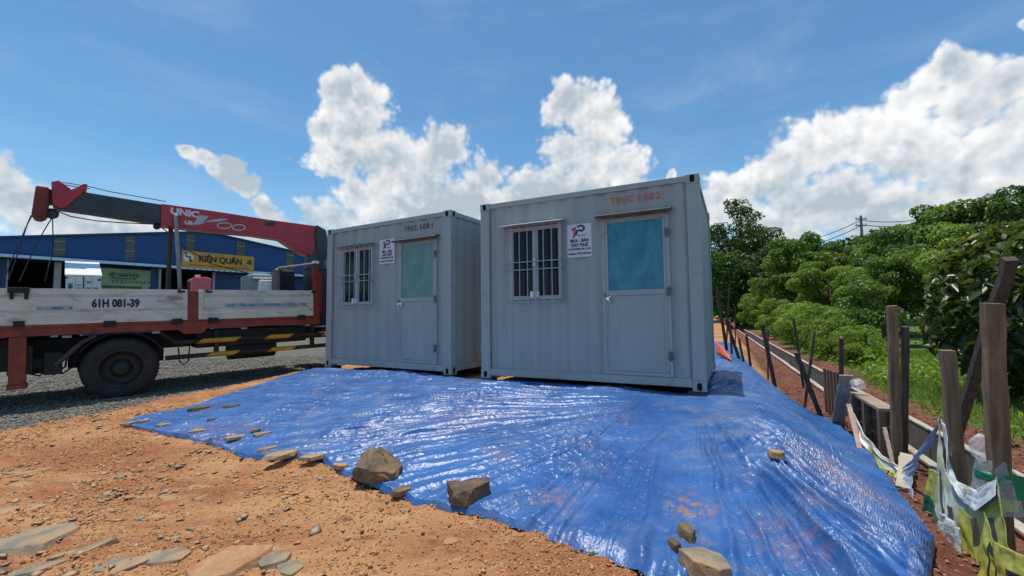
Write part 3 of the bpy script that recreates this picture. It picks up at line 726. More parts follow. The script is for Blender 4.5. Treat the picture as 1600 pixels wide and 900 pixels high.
x0, z0 = tp(143, 482); x1, z1 = tp(218, 480)
text('61H 081-39', .17, M['plate'], g1, x0, -.006, BZ0 + .245, x1 - x0, 'LEFT', .009)
# patch of fresh white under the number
MB().box(x0 - .06, x1 + .22, -.0032, .001, BZ0 + .215, BZ0 + .395).build('number_patch', mat('fresh_white_patch', (.62, .61, .60), .6, var=.08, vs=5, dirt=(.3, .3, .28), dirt_amt=.1), g1)
for px_ in (30,):
    xx, _ = tp(px_, 450)
    mb = MB(); mb.box(xx - .11, xx + .10, -.03, 0, BZ1 - .07, BZ1 + .012); mb.box(xx - .09, xx - .05, -.026, 0, BZ1 - .16, BZ1 - .07); mb.box(xx + .05, xx + .09, -.026, 0, BZ1 - .16, BZ1 - .07); mb.box(xx - .05, xx + .06, -.024, -.002, BZ0 - .02, BZ0 + .06)
    mb.build('gate_latch', M['black'], g1, .006)
for px_ in (283, 326, 490):
    xx, _ = tp(px_, 452); mb = MB(); mb.box(xx - .05, xx + .05, -.035, 0, BZ1 - .055, BZ1 - .02); mb.cyl((xx - .045, -.03, BZ1 - .02), (xx - .02, -.03, BZ1 + .012), .012, n=8)
    mb.build('gate_latch', M['black'], truck, .004)
# red beam below the gates, stake posts, gussets
mb = MB(); mb.prism([(-.012, BZ0 - .165), (-.012, BZ0 - .06), (.006, BZ0 - .05), (.006, BZ0 - .003), (.06, BZ0 - .003), (.06, BZ0 - .165)], -2.62, 3.05, 'x'); mb.build('side_rail', M['truckred'], truck, .003)
MB().box(-2.62, 3.05, TWID - .06, TWID, BZ0 - .165, BZ0 - .003).build('side_rail', M['truckred'], truck)
mb = MB(); mb.box(.85, .995, -.02, .05, BZ0 - .03, BZ1 - .02); mb.prism([(.70, BZ0 - .03), (1.14, BZ0 - .03), (1.14, BZ0 - .15), (1.06, BZ0 - .245), (.80, BZ0 - .245), (.70, BZ0 - .15)], -.028, -.013); mb.build('centre_stake', M['truckred'], truck, .006)
mb = MB(); mb.box(3.0, 3.11, -.02, .07, BZ0 - .14, 2.32); mb.prism([(2.80, BZ0 - .04), (3.11, BZ0 - .04), (3.11, BZ0 - .17), (2.92, BZ0 - .17)], -.03, -.013); mb.build('front_stake', M['truckred'], truck, .006)
MB().box(2.998, 3.112, -.022, .072, 2.32, 2.37).build('stake_cap', M['alu'], truck, .004)
MB().box(3.0, 3.11, TWID - .07, TWID + .02, BZ0 - .14, 2.32).build('front_stake', M['truckred'], truck, .006)
# hinges under the beam
for xx in (-.15, .70, 1.22, 2.75):
    mb = MB(); mb.box(xx - .07, xx + .07, -.03, -.012, BZ0 - .075, BZ0 + .025); mb.cyl((xx - .08, -.032, BZ0 - .005), (xx + .08, -.032, BZ0 - .005), .013, n=8); mb.build('gate_hinge', M['black'], truck, .003)
for xx in (-.62, .42, 1.72, 2.88):
    MB().box(xx - .05, xx + .05, -.006, .03, BZ0 - .21, BZ0 - .175).build('marker_lamp', M['steel'], truck, .004)
# head-board rack
mb = MB(); bx = 2.72
mb.cyl((2.35, .28, BZ0), (2.35, .28, 2.16), .07, n=10); mb.build('rack_post', M['rack'], truck)
for (xx, yy) in ((2.50, .55), (2.62, .85), (2.78, 1.2), (2.86, 1.6)):
    MB().cyl((xx, yy, BZ0), (xx, yy, 2.28), .028, n=8).build('rack_post', M['rack'], truck)
MB().tube([(2.32, .2, 2.14), (2.6, .8, 2.26), (3.0, 1.7, 2.30)], .04, 8).build('rack_rail', M['rack'], truck)
MB().tube([(2.38, .22, 2.2), (3.04, .12, 2.32)], .032, 8).build('rack_rail', M['rack'], truck)
MB().box(2.6, 2.9, .75, 2.0, BZ0, 2.22).build('hydraulic_tank', M['black'], truck, .03)
# chassis, axle, mudguards, fuel tank, guard rails
MB().box(-2.5, 6.2, .62, .74, .72, .98).build('chassis_rail', M['black'], truck); MB().box(-2.5, 6.2, 1.50, 1.62, .72, .98).build('chassis_rail', M['black'], truck)
for xx in (-2.2, -1.5, -.8, 0, .8, 1.6, 2.4): MB().box(xx - .04, xx + .04, .07, TWID - .07, BZ0 - .16, BZ0 - .06).build('cross_bearer', M['black'], truck)
mb = MB(); mb.cyl((0, .3, .475), (0, TWID - .3, .475), .09, n=14); mb.build('rear_axle', M['black'], truck)
MB().box(-.6, .6, .6, 1.64, .5, .72).build('spring_pack', M['black'], truck)
TR = .475
def wheel(x, y, flip=1):
    mb = MB(); s_ = flip
    prof = [(.30, 0), (.31, -.012), (.37, -.018), (.43, -.012), (.462, .012), (TR, .04), (TR, .19), (.462, .22), (.42, .24), (.30, .24)]
    mb.lathe([(r, yy * s_) for (r, yy) in prof], 48)
    w = mb.build('wheel', M['rubber'], truck); w.location = (x, y, TR)
    tr_ = MB()
    for k in range(48):
        a = 2 * math.pi * k / 48; Mx = Matrix.Rotation(a, 4, 'Y')
        tr_.box(-.017, .017, .045 * s_ if s_ > 0 else -.105, .105 if s_ > 0 else -.045, TR - .004, TR + .009, Mx); tr_.box(-.017, .017, .125 if s_ > 0 else -.185, .185 if s_ > 0 else -.125, TR - .004, TR + .009, Mx @ Matrix.Rotation(.06, 4, 'Y'))
    tr_.build('tread', M['rubber'], w)
    mb = MB(); mb.lathe([(.31, -.006 * s_), (.285, -.022 * s_), (.265, -.004 * s_), (.25, .05 * s_), (.235, .10 * s_), (.12, .115 * s_), (.115, .05 * s_), (.09, .03 * s_), (.001, .028 * s_)], 40); rim = mb.build('rim', M['rim'], w)
    mb = MB()
    for k in range(6):
        a = 2 * math.pi * k / 6; c_ = Vector((math.cos(a) * .165, .105 * s_, math.sin(a) * .165)); mb.cyl(c_, c_ + Vector((0, -.03 * s_, 0)), .018, n=6, smooth=False)
    mb.build('wheel_nut', M['rim'], w)
    return w
wheel(0, .03); wheel(0, .33); wheel(0, TWID - .03, -1); wheel(0, TWID - .33, -1)
def mud(x, y):
    mb = MB(); pts = [(R(a), .56) for a in range(28, 153, 8)]
    for i in range(len(pts) - 1):
        a, r = pts[i]; b, _ = pts[i + 1]
        q_ = [(math.cos(a) * r, TR + math.sin(a) * r), (math.cos(b) * r, TR + math.sin(b) * r), (math.cos(b) * (r + .015), TR + math.sin(b) * (r + .015)), (math.cos(a) * (r + .015), TR + math.sin(a) * (r + .015))]
        mb.prism([(x + c[0], min(c[1], BZ0 - .18)) for c in q_], y, y + .55)
    return mb
mud(0, .02).build('mudguard', M['black'], truck)
mb = MB(); mb.box(-.60, .70, -.0, .03, .98, BZ0 - .17) if False else mb.tube([(-.74, .05, .60), (-.46, .05, .92), (-.30, .05, 1.02)], .035, 8); mb.build('mudguard_stay', M['canopy'], truck)
mb = MB(); mb.tube([(.46, .05, 1.03), (.62, .05, .90), (.80, .05, .76)], .03, 8); mb.build('mudguard_stay', M['black'], truck)
# rear stabiliser leg with foot, air tank, hoses
x0, z0 = tp(28, 530, .02); x1, z1 = tp(28, 606, .02)
mb = MB(); mb.box(x0 - .085, x0 + .085, -.02, .16, z1 + .05, BZ0 - .17); mb.build('stabiliser_leg', M['truckred'], truck, .008)
MB().box(x0 - .10, x0 + .10, -.04, .18, z1 - .02, z1 + .05).build('stabiliser_foot', M['truckred'], truck, .01)
MB().box(x0 - .10, x0 + .14, .05, .24, z1 + .18, BZ0 - .3).build('stabiliser_sleeve', M['black'], truck)
mb = MB(); mb.cyl((-1.02, .35, .62), (-.72, .35, .62), .14, n=18); mb.build('air_tank', M['black'], truck)
for (a, b) in ((-1.1, .0), (-.95, .03), (-.86, .06)):
    mb = MB(); mb.tube([(a, .3, .70), (a + .06, .2, .52), (a + .2, .18, .46), (a + .32, .22, .56), (a + .34, .3, .80)], .014, 6); mb.build('air_hose', M['black'], truck)
MB().box(-.86, -.66, .15, .3, .46, .80).build('valve_box', M['black'], truck, .02)
MB().box(-2.5, -1.05, .3, 1.9, .55, 1.0).build('rear_frame', M['black'], truck)
MB().box(1.0, 2.9, .15, .60, .70, 1.02).build('tool_box', M['black'], truck, .02)
mb = MB(); mb.cyl((1.55, .42, .62), (2.35, .42, .62), .2, n=20); mb.build('fuel_tank', M['black'], truck)
for (zz, spots) in ((.83, [(1.02, 1.62), (2.1, 2.55), (3.2, 3.7)]), (.58, [(1.15, 1.6), (2.15, 2.6)])):
    gr_ = MB().cyl((.55 if zz < .7 else .65, .02, zz), (3.7, .02, zz), .042, n=10).build('guard_rail', M['black'], truck)
    for (a, b) in spots:
        mb = MB(); sh = .05
        n = 10; vs = []
        for (xx, sgn) in ((a, 1), (b, 1)):
            for k in range(n):
                an = 2 * math.pi * k / n; vs.append((xx + .06 * math.sin(an), .02 + .0445 * math.cos(an), zz + .0445 * math.sin(an)))
        mb.add(vs, [(k, (k + 1) % n, n + (k + 1) % n, n + k) for k in range(n)], True); mb.build('hazard_band', M['hazyellow'], gr_)
MB().box(1.25, 1.32, .03, .10, .58, 1.02).build('guard_bracket', M['black'], truck); MB().box(2.95, 3.02, .03, .10, .58, 1.02).build('guard_bracket', M['black'], truck)
mb = MB(); mb.tube([(.72, .0, .75), (.74, -.01, .5), (.80, -.01, .44), (.86, 0, .5), (.88, 0, .75)], .012, 6); mb.build('hanging_hose', M['black'], truck)
# crane column and cab stand beyond the bed, behind the container
MB().box(3.3, 3.7, .92, 1.4, .95, 2.35).build('crane_column', M['cranedark'], truck, .03)
MB().box(3.28, 3.5, .78, .9, 1.25, 2.2).build('winch_drum_guard', M['cranered'], truck, .02)
MB().cyl((3.5, 1.12, 2.3), (3.5, 1.12, 2.75), .26, .22, n=20).build('slew_post', M['cranedark'], truck)
MB().box(3.2, 3.8, .1, 2.1, .75, .98).build('crane_base', M['black'], truck, .02)
cab = MB().prism([(4.2, .75), (5.95, .75), (6.0, 1.55), (5.75, 2.45), (4.3, 2.5), (4.2, 2.4)], .05, TWID - .05).build('cab', M['bedwhite'], truck, .04)
MB().prism([(4.7, 1.6), (5.75, 1.6), (5.55, 2.3), (4.7, 2.3)], .04, .05).build('cab_window', M['darkglass'], cab)
wheel(5.0, .05)
# boom: traced along its own vertical plane over the truck's centre line
BB = .95                                                          # near face of the boom, metres inside the near side
def bp(pts, b=BB): return [tp(x, y, b) for (x, y) in pts]
BWD = .34
boom = MB().prism(bp([(252, 318), (330, 329), (420, 343), (494, 353), (507, 366), (509, 392), (488, 400), (474, 396), (440, 374), (395, 367), (330, 361), (252, 352)]), BB, BB + BWD).build('boom', M['cranered'], truck, .012)
MB().prism(bp([(494, 352), (508, 360), (512, 380), (512, 405), (496, 405), (492, 370)]), BB - .06, BB + BWD + .06).build('boom_pivot', M['cranedark'], truck, .01)
MB().prism(bp([(118, 297), (253, 319), (252, 349), (92, 325), (100, 312)]), BB + .035, BB + BWD - .035).build('inner_boom', M['cranedark'], boom, .008)
MB().prism(bp([(80, 284), (92, 282), (112, 296), (120, 293), (131, 287), (137, 288), (136, 295), (104, 324), (93, 325), (82, 319)]), BB - .01, BB + BWD + .01).build('boom_head', M['cranered'], boom, .01)
MB().prism(bp([(56, 290), (77, 293), (76, 316), (73, 338), (62, 342), (52, 339), (49, 334)]), BB - .05, BB + BWD + .05).build('jib_block', M['tiprust'], boom, .03)
MB().prism(bp([(72, 293), (82, 295), (82, 316), (72, 317)]), BB + .06, BB + BWD - .06).build('head_pin', M['tiprust'], boom)
mb = MB(); a = tp(81, 333, BB + .1); mb.lathe([(.001, -.06), (.05, -.06), (.085, -.03), (.085, .03), (.05, .06), (.001, .06)], 20); hb = mb.build('hook_block', M['cranedark'], boom); hb.location = (a[0], BB + .15, a[1])
def cab_(pts, r, b, nm='sling_rope'):
    q_ = [tp(x, y, b) for (x, y) in pts]; MB().tube([(c[0], b, c[1]) for c in q_], r, 5).build(nm, M['cable'], truck)
cab_([(49, 336), (36, 366), (22, 397), (5, 440)], .008, BB + .05); cab_([(50, 337), (42, 352), (30, 390), (12, 440)], .008, BB + .2)
cab_([(80, 342), (68, 362), (52, 392), (30, 440)], .008, BB + .1); cab_([(82, 342), (83, 370), (82, 395), (70, 440)], .008, BB + .2)
cab_([(85, 328), (110, 338), (150, 345), (190, 348), (235, 350)], .010, BB + .02, 'winch_rope'); cab_([(248, 353), (256, 358), (264, 364), (290, 388), (330, 412), (400, 430)], .010, BB + .02, 'winch_rope')
cab_([(97, 285), (112, 287), (142, 292), (170, 299), (260, 315)], .008, BB + .17, 'winch_rope'); cab_([(97, 288), (120, 292), (141, 295)], .008, BB + .2, 'winch_rope')
mb = MB(); a = tp(245, 354, BB + .1); mb.lathe([(.001, -.03), (.055, -.03), (.055, .03), (.001, .03)], 16); o = mb.build('rope_sheave', M['black'], boom); o.location = (a[0], BB + .1, a[1])
a, b = tp(274, 337, BB - .05), tp(283, 452, BB - .05); mb = MB(); mb.cyl((a[0], BB - .07, a[1]), (b[0], BB - .07, b[1] - .3), .033, n=10); mb.build('boom_rest_pole', M['steel'], truck)
a, b = tp(268, 350, BB + BWD), tp(262, 452, BB + BWD); mb = MB(); mb.cyl((a[0], BB + BWD + .05, a[1]), (b[0], BB + BWD + .05, b[1] - .3), .04, n=10); mb.build('boom_rest_pole', M['darkwood'], truck)
mb = MB(); a = tp(274, 337, BB); mb.cyl((a[0], BB - .02, a[1]), (a[0], BB - .08, a[1]), .03, n=12); mb.build('boom_pin', M['knob'], boom)
# decals on the boom side
ang = math.atan2(bp([(312, 336)])[0][1] - bp([(266, 329)])[0][1], bp([(312, 336)])[0][0] - bp([(266, 329)])[0][0])
a, b = bp([(266, 331), (311, 338)]); text('UNIC', .165, M['logo'], boom, a[0], BB - .004, a[1] - .03, b[0] - a[0], 'LEFT', .009, 0, rot=-ang)
a, b = bp([(288, 343), (304, 347)]); text('UR-', .10, M['logo'], boom, a[0], BB - .004, a[1] - .085, b[0] - a[0], 'LEFT', .006, .2, rot=-ang)
mb = MB(); mb.prism(bp([(312, 336), (326, 338), (318, 347), (306, 351), (301, 350)], BB), BB - .006, BB - .002)
mb.prism(bp([(301, 350.3), (318, 347.4), (324, 345), (346, 341), (357, 342.5), (342, 346.5), (322, 347), (312, 351), (303, 351.5)], BB), BB - .007, BB - .003); mb.build('decal', M['logo_grey'], boom)
def ring(cx, cy, rx, ry, w=1.3):
    mb = MB(); o_ = bp([(cx + rx * math.cos(a_), cy + ry * math.sin(a_)) for a_ in [2 * math.pi * k / 24 for k in range(24)]]); i_ = bp([(cx + (rx - w) * math.cos(a_), cy + (ry - w) * math.sin(a_)) for a_ in [2 * math.pi * k / 24 for k in range(24)]])
    for k in range(24): mb.prism([o_[k], o_[(k + 1) % 24], i_[(k + 1) % 24], i_[k]], BB - .006, BB - .002)
    mb.build('decal', M['logo'], boom)
ring(350.5, 352.5, 12, 5); ring(373, 355.5, 10.5, 5)
mb = MB(); mb.prism(bp([(417, 346), (426, 345), (431, 350), (427, 354), (416, 352), (413, 349)]), BB - .02, BB - .002); mb.build('boom_valve', M['cranedark'], boom, .01)

# cargo on the bed
def on_truck(name, mb, m, label, cat, bevel=0):
    o = mb.build(name, m, None, bevel, label=label, cat=cat); o.matrix_world = Tm; return o
x0, z0 = tp(103, 431, .35); x1, _ = tp(158, 432, .35); zt = z0
o = on_truck('carton_box', MB().box(x0, x1, .35, 1.25, BZ0 - .005, zt), M['carton'], 'white printed carton standing on the truck bed', 'carton')
def cpr(a, b, c, d, m): MB().box(x0 + (x1 - x0) * a, x0 + (x1 - x0) * b, .346, .349, zt - .6 + .6 * c, zt - .6 + .6 * d).build('carton_print', m, o)
cpr(0, .06, .93, .97, M['print_dark']); cpr(.26, .275, .4, .95, M['print_grey']); cpr(.47, .51, .4, 1, M['print_dark']); cpr(.53, .545, .4, .95, M['print_grey']); cpr(.74, .755, .4, .95, M['print_grey'])
cpr(.05, .2, .68, .82, M['print_grey']); cpr(.08, .16, .62, .78, M['print_dark']); cpr(.57, .71, .80, .88, M['print_grey']); cpr(.57, .7, .66, .70, M['print_dark']); cpr(.78, .9, .66, .70, M['print_dark']); cpr(.9, 1, .88, .94, M['print_dark']); cpr(.9, 1, .55, .62, M['print_dark']); cpr(.29, .44, .74, .78, M['print_grey']); cpr(.29, .44, .66, .70, M['print_grey'])
MB().prism([(.335, zt), (1.265, zt + .30), (1.265, zt + .32), (.335, zt + .022)], x0 - .012, x1 + .012, 'x').build('carton_lid', M['white'], o)
MB().box(x1 + .002, x1 + .006, .36, 1.24, BZ0, zt - .005).build('carton_side', M['cartonside'], o)
x0, _ = tp(297, 450, .5); x1, zt = tp(330, 433, .5)
o = on_truck('petrol_engine', MB().box(x0 + .03, x1 - .03, .42, .80, BZ0 - .005, BZ1 - .1), M['black'], 'small engine with glossy red fuel tank on the truck bed', 'engine', .02)
MB().prism([(x0, BZ1 - .08), (x1, BZ1 - .08), (x1, zt - .06), (x1 - .05, zt - .01), (x0 + .05, zt - .01), (x0, zt - .06)], .40, .84).build('fuel_tank', M['tankred'], o, .03)
MB().cyl(((x0 + x1) / 2 - .03, .6, zt - .01), ((x0 + x1) / 2 - .03, .6, zt + .045), .045, n=14).build('fuel_cap', M['white'], o)
x0, _ = tp(391, 450, .5); x1, zt = tp(431, 430, .5); Wd = x1 - x0
o = on_truck('metal_machine', MB().box(x0, x1 - .04, .55, 1.2, BZ0 - .005, zt), M['steel'], 'bright stepped sheet-metal machine on the truck bed by the rack', 'machine', .015)
MB().prism([(x0 + .12, BZ1 - .1), (x1 + .02, BZ1 - .1), (x1, zt - .14), (x1 - .04, zt - .11), (x0 + .15, zt - .11)], .40, .56).build('hood', M['alu'], o, .02)
MB().box(x0 + .05, x1 - .02, .46, .62, zt - .085, zt - .05).build('ledge', M['alu'], o, .008); MB().box(x0 + .03, x1 - .09, .52, .8, zt - .01, zt + .02).build('top_plate', M['alu'], o, .006)

# ------------------------------------------------------------------ blue warehouse beyond the yard
WE = Vector((.609, .793, 0)).normalized(); WN = Vector((-WE.y, WE.x, 0))
WP = aty(200, 414, 22); WP.z = .3
Wm = Matrix(((WE.x, WN.x, 0, WP.x), (WE.y, WN.y, 0, WP.y), (0, 0, 1, WP.z), (0, 0, 0, 1))); Wi = Wm.inverted()
def fp(px, py, off=0.):
    p = Wi @ on_plane(px, py, WP + WN * off, WN); return p.x, p.z
house = empty('warehouse', label='long blue metal warehouse with low gabled front behind the truck', cat='warehouse', mat=Wm)
GZ_ = fp(200, 414)[1]
aL, aR = fp(-140, 400)[0], fp(620, 420)[0]
def roof_z(a):
    px_pts = [fp(0, 372), fp(305, 366.5), fp(322, 363), fp(474, 397)]
    ap = px_pts[2]; l0 = px_pts[0]; r0 = px_pts[3]
    if a <= ap[0]: return ap[1] - (ap[0] - a) * (ap[1] - l0[1]) / (ap[0] - l0[0])
    return max(GZ_ + .3, ap[1] - (a - ap[0]) * (ap[1] - r0[1]) / (r0[0] - ap[0]))
ap = fp(322, 364)
MB().prism([(aL, GZ_ - .05), (aR, GZ_ - .05), (aR, roof_z(aR)), (ap[0], roof_z(ap[0])), (aL, roof_z(aL))], 0, .12).build('gable_wall', M['blue'], house)
mb = MB(); lo_ = .14
mb.prism([(aL, roof_z(aL)), (ap[0], roof_z(ap[0])), (ap[0], roof_z(ap[0]) + .08), (aL, roof_z(aL) + .08)], -.15, 26); mb.build('roof_slope', M['blue'], house)
mb = MB(); mb.prism([(aR, roof_z(aR)), (ap[0], roof_z(ap[0])), (ap[0], roof_z(ap[0]) + .08), (aR, roof_z(aR) + .08)], -.15, 26); mb.build('roof_slope', M['blue'], house)
mb = MB(); mb.prism([(ap[0] - .55, roof_z(ap[0]) - .02), (ap[0] + .5, roof_z(ap[0]) - .02), (ap[0] + .35, roof_z(ap[0]) + .18), (ap[0] - .4, roof_z(ap[0]) + .18)], -.2, 26); mb.build('ridge_vent', M['blue'], house)
MB().box(aR - .12, aR, .12, 26, 0, roof_z(aR)).build('end_wall', M['blue'], house); MB().box(aL, aL + .12, .12, 26, 0, roof_z(aL)).build('end_wall', M['blue'], house); MB().box(aL, aR, 25.8, 26, 0, GZ_).build('rear_wall', M['bluedark'], house)
# pale canopy gutter over the openings
mb = MB(); mb.box(aL, aR, -.62, -.5, GZ_ - .06, GZ_ + .07); mb.build('gutter', M['gutter'], house)
MB().prism([(-.5, GZ_ + .03), (-.5, GZ_), (-.003, GZ_ + .16), (-.003, GZ_ + .19)], aL, aR, 'x').build('canopy', M['blue'], house)
# fibre panels in the cladding
for (xa, xb) in ((83, 101), (195, 210), (290, 303), (369, 382), (447, 459)):
    a0, a1 = fp(xa, 400)[0], fp(xb, 400)[0]
    pn = MB().prism([(a0, GZ_ + .2), (a1, GZ_ + .2), (a1, roof_z(a1) - .06), (a0, roof_z(a0) - .06)], -.03, -.002).build('fibre_panel', M['skylight'], house)
    for zz in (.45, .8):
        z_ = GZ_ + (roof_z(a0) - GZ_) * zz; MB().box(a0, a1, -.045, -.032, z_, z_ + .03).build('panel_bar', M['panelbar'], pn)
# lower wall with openings
segs = [(-140, 9), (131, 146), (234, 247), (336, 388), (436, 620)]
for (xa, xb) in segs:
    a0, a1 = fp(xa, 430)[0], fp(xb, 430)[0]; MB().box(a0, a1, 0, .12, 0, GZ_ - .06).build('lower_wall', M['bluedark'], house)
MB().box(fp(131, 430)[0], fp(247, 430)[0], .3, .4, 0, GZ_ - .06).build('lower_wall', M['bluedark'], house)
for (xa, xb) in ((9.5, 12.5), (84, 95), (130, 133), (247.5, 251), (332, 335)):
    a0, a1 = fp(xa, 430)[0], fp(xb, 430)[0]; MB().box(a0, a1, -.12, .1, 0, GZ_ - .09).build('column', M['concretecol'], house)
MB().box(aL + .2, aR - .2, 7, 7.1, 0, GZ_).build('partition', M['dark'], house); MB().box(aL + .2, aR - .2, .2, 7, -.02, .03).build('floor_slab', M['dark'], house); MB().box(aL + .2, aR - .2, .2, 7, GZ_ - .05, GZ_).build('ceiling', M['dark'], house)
# sign boards
def board(px0, px1, py0a, py0b, off, m, name, label):
    a0, zt0 = fp(px0, py0a, -off); _, zb0 = fp(px0, py0b, -off); a1 = fp(px1, (py0a + py0b) / 2, -off)[0]
    o = empty(name, label=label, cat='sign', mat=Wm @ Matrix.Translation((a0, -off, zb0)))
    MB().box(0, a1 - a0, 0, .08, 0, zt0 - zb0).build('sign_panel', m, o)
    return o, a1 - a0, zt0 - zb0
sg, w_, h_ = board(285, 397, 391, 416.5, .72, M['signyellow'], 'shop_sign', 'yellow signboard with dark KIEN QUAN lettering above the warehouse canopy')
text('KIÊN QUÂN', h_ * .52, M['signbrown'], sg, w_ * .215, -.006, h_ * .40, w_ * .60, 'LEFT', .02)
mb = MB(); mb.box(w_ * .1, w_ * .93, -.008, 0, h_ * .10, h_ * .17); 
for i in range(20): pass
mb = MB()
random.seed(3); xx = w_ * .10
while xx < w_ * .92:
    l_ = random.uniform(.03, .09) * w_ * .5; MB().box(xx, xx + l_, -.006, 0, h_ * .12, h_ * .12 + h_ * .07).build('small_print', M['redprint'], sg); xx += l_ + w_ * .012
mb = MB(); mb.prism([(w_ * .08 + h_ * .26 * math.cos(a), h_ * .58 + h_ * .27 * math.sin(a)) for a in [2 * math.pi * k / 20 for k in range(20)]], -.006, 0); mb.build('round_badge', M['white'], sg)
for (a, b, r_) in ((.055, .66, .07), (.095, .60, .08), (.105, .42, .09), (.045, .83, .07)):
    mb = MB(); mb.prism([(w_ * a + h_ * r_ * math.cos(t_), h_ * b + h_ * r_ * math.sin(t_)) for t_ in [2 * math.pi * k / 12 for k in range(12)]], -.012, -.006); mb.build('badge_patch', M['print_dark'], sg)
mb = MB(); mb.prism([(w_ * .88, h_ * .42), (w_ * .95, h_ * .38), (w_ * .97, h_ * .6), (w_ * .94, h_ * .85), (w_ * .90, h_ * .66)], -.006, 0); mb.build('leaf_badge', M['greenprint'], sg)
mb = MB(); mb.prism([(w_ * .86, h_ * .36), (w_ * .94, h_ * .34), (w_ * .93, h_ * .46), (w_ * .88, h_ * .5)], -.011, -.006); mb.build('leaf_badge', M['panelbar'], sg)
for k in range(12):
    MB().box(w_ * (.01 + .082 * k), w_ * (.06 + .082 * k), .0, .06, -h_ * .13, -h_ * .04).build('sign_bracket', M['white'], sg)
sg, w_, h_ = board(146, 235, 417.5, 455, .05, M['signgreen'], 'banner_sign', 'pale green banner with dark lettering on the warehouse wall below the canopy')
text('VIỆT NAM PHÚC', h_ * .2, M['greenprint'], sg, w_ * .24, -.006, h_ * .66, w_ * .56, 'LEFT', .015)
for i, (a, b, z_) in enumerate(((.3, .75, .56), (.32, .98, .40), (.0, 1, .16))):
    MB().box(w_ * a, w_ * b, -.006, 0, h_ * z_, h_ * (z_ + (.05 if i == 0 else .1))).build('print_band', M['greenprint'], sg)
for k in range(9):
    MB().box(w_ * (.35 + .07 * k), w_ * (.40 + .07 * k), -.010, -.006, h_ * .425, h_ * .475).build('small_print', M['panelbar'], sg)
mb = MB(); mb.prism([(w_ * .82, h_ * .1), (w_ * .99, h_ * .1), (w_ * .96, h_ * .26), (w_ * .86, h_ * .28)], -.010, -.004); mb.build('print_band', M['panelbar'], sg)

# ------------------------------------------------------------------ drainage channel beside the fence
ch = empty('drainage_channel', (0, 0, 0), -TH, 'long open concrete drainage channel with pale rims beside the fence', 'channel')
mb = MB()
random.seed(5)
tt = -2.
def chan_wall(s0, s1, nm):
    t_ = -2.
    while t_ < 46:
        l_ = 1.9 if t_ < 20 else 6.5
        j = random.uniform(-.008, .008)
        w = MB().box(s0 + j, s1 + j, t_ + .006, t_ + l_ - .006, -.62, -.052).build(nm, M['drain'], ch, .006)
        MB().box(s0 + j - .006, s1 + j + .006, t_ + .004, t_ + l_ - .004, -.052, -.018 + random.uniform(-.008, .008)).build('rim', M['draintop'], w, .008)
        t_ += l_
chan_wall(DN - .075, DN, 'near_wall'); chan_wall(DF, DF + .075, 'far_wall')
MB().box(DN, DF, -2, 46, -.60, -.56).build('channel_floor', M['drain'], ch)

# ------------------------------------------------------------------ stakes and posts
def fence_pt(px, py, S):
    return on_plane(px, py, Vector((*from_st(S, 0), 0)), Vector((CT, -ST, 0)))
def stick(name, a, b, w, d, m, label, cat, group=None, point=False, seed=0, sink=.25):
    """rough timber between base a and top b (world points), width w along the view, depth d"""
    rnd = random.Random(seed); a = Vector(a); b = Vector(b); ax = (b - a).normalized(); a = a - ax * sink
    side = Vector((CT, -ST, 0)); side = (side - ax * side.dot(ax)).normalized(); dep = ax.cross(side)
    n = 14; L_ = (b - a).length; vs = []
    for i in range(n):
        k = i / (n - 1); c = a + ax * L_ * k + side * rnd.uniform(-.05, .05) * w + dep * rnd.uniform(-.05, .05) * w
        ww = w * (1 + rnd.uniform(-.09, .07)); dd_ = d
        if point and i == n - 1: ww *= .3; dd_ = d * .4
        for (sx, sy) in ((-1, -1), (1, -1), (1, 1), (-1, 1)): vs.append(c + side * sx * ww / 2 + dep * sy * dd_ / 2 + (ax * rnd.uniform(-.02, .02) * w * 3 if i == n - 1 else Vector()))
    fs = [(i * 4 + k, i * 4 + (k + 1) % 4, (i + 1) * 4 + (k + 1) % 4, (i + 1) * 4 + k) for i in range(n - 1) for k in range(4)] + [(3, 2, 1, 0), tuple(4 * (n - 1) + k for k in range(4))]
    c0 = a.copy(); mb = MB().add([v_ - c0 for v_ in vs], fs)
    o = mb.build(name, m, None, .003, label=label, cat=cat, group=group); o.location = c0
    return o
PO = M['oldwood']; DK = M['darkwood']
posts = [  # base px, top px, fence offset, width, depth, material, label
 ((1567, 872), (1549, 474), 1.58, .135, .12, PO, 'thickest brown timber post, in front, with clear plastic and a green tie round it'),
 ((1500, 790), (1480, 547), 1.64, .125, .12, PO, 'leaning reddish-brown timber post just left of the thickest post'),
 ((1402, 722), (1393, 478), 1.62, .115, .11, PO, 'taller dark post of the close pair above the tarpaulin edge'),
 ((1412, 724), (1414, 510), 1.72, .085, .09, DK, 'shorter greyish post of the close pair above the tarpaulin edge'),
 ((1314, 640), (1314, 528), 1.75, .085, .09, DK, 'short dark post standing behind the row of upright slats')]
for i, (b_, t_, S, w, d, m_, lab) in enumerate(posts):
    stick('timber_post', fence_pt(*b_, S), fence_pt(*t_, S), w * .66, d * .66, m_, lab, 'post', 'timber posts along the channel', seed=i)
stick('timber_brace', fence_pt(1490, 690, 1.85), fence_pt(1580, 404, 1.85), .07, .06, DK, 'dark diagonal timber leaning behind the thickest post', 'brace', seed=20)
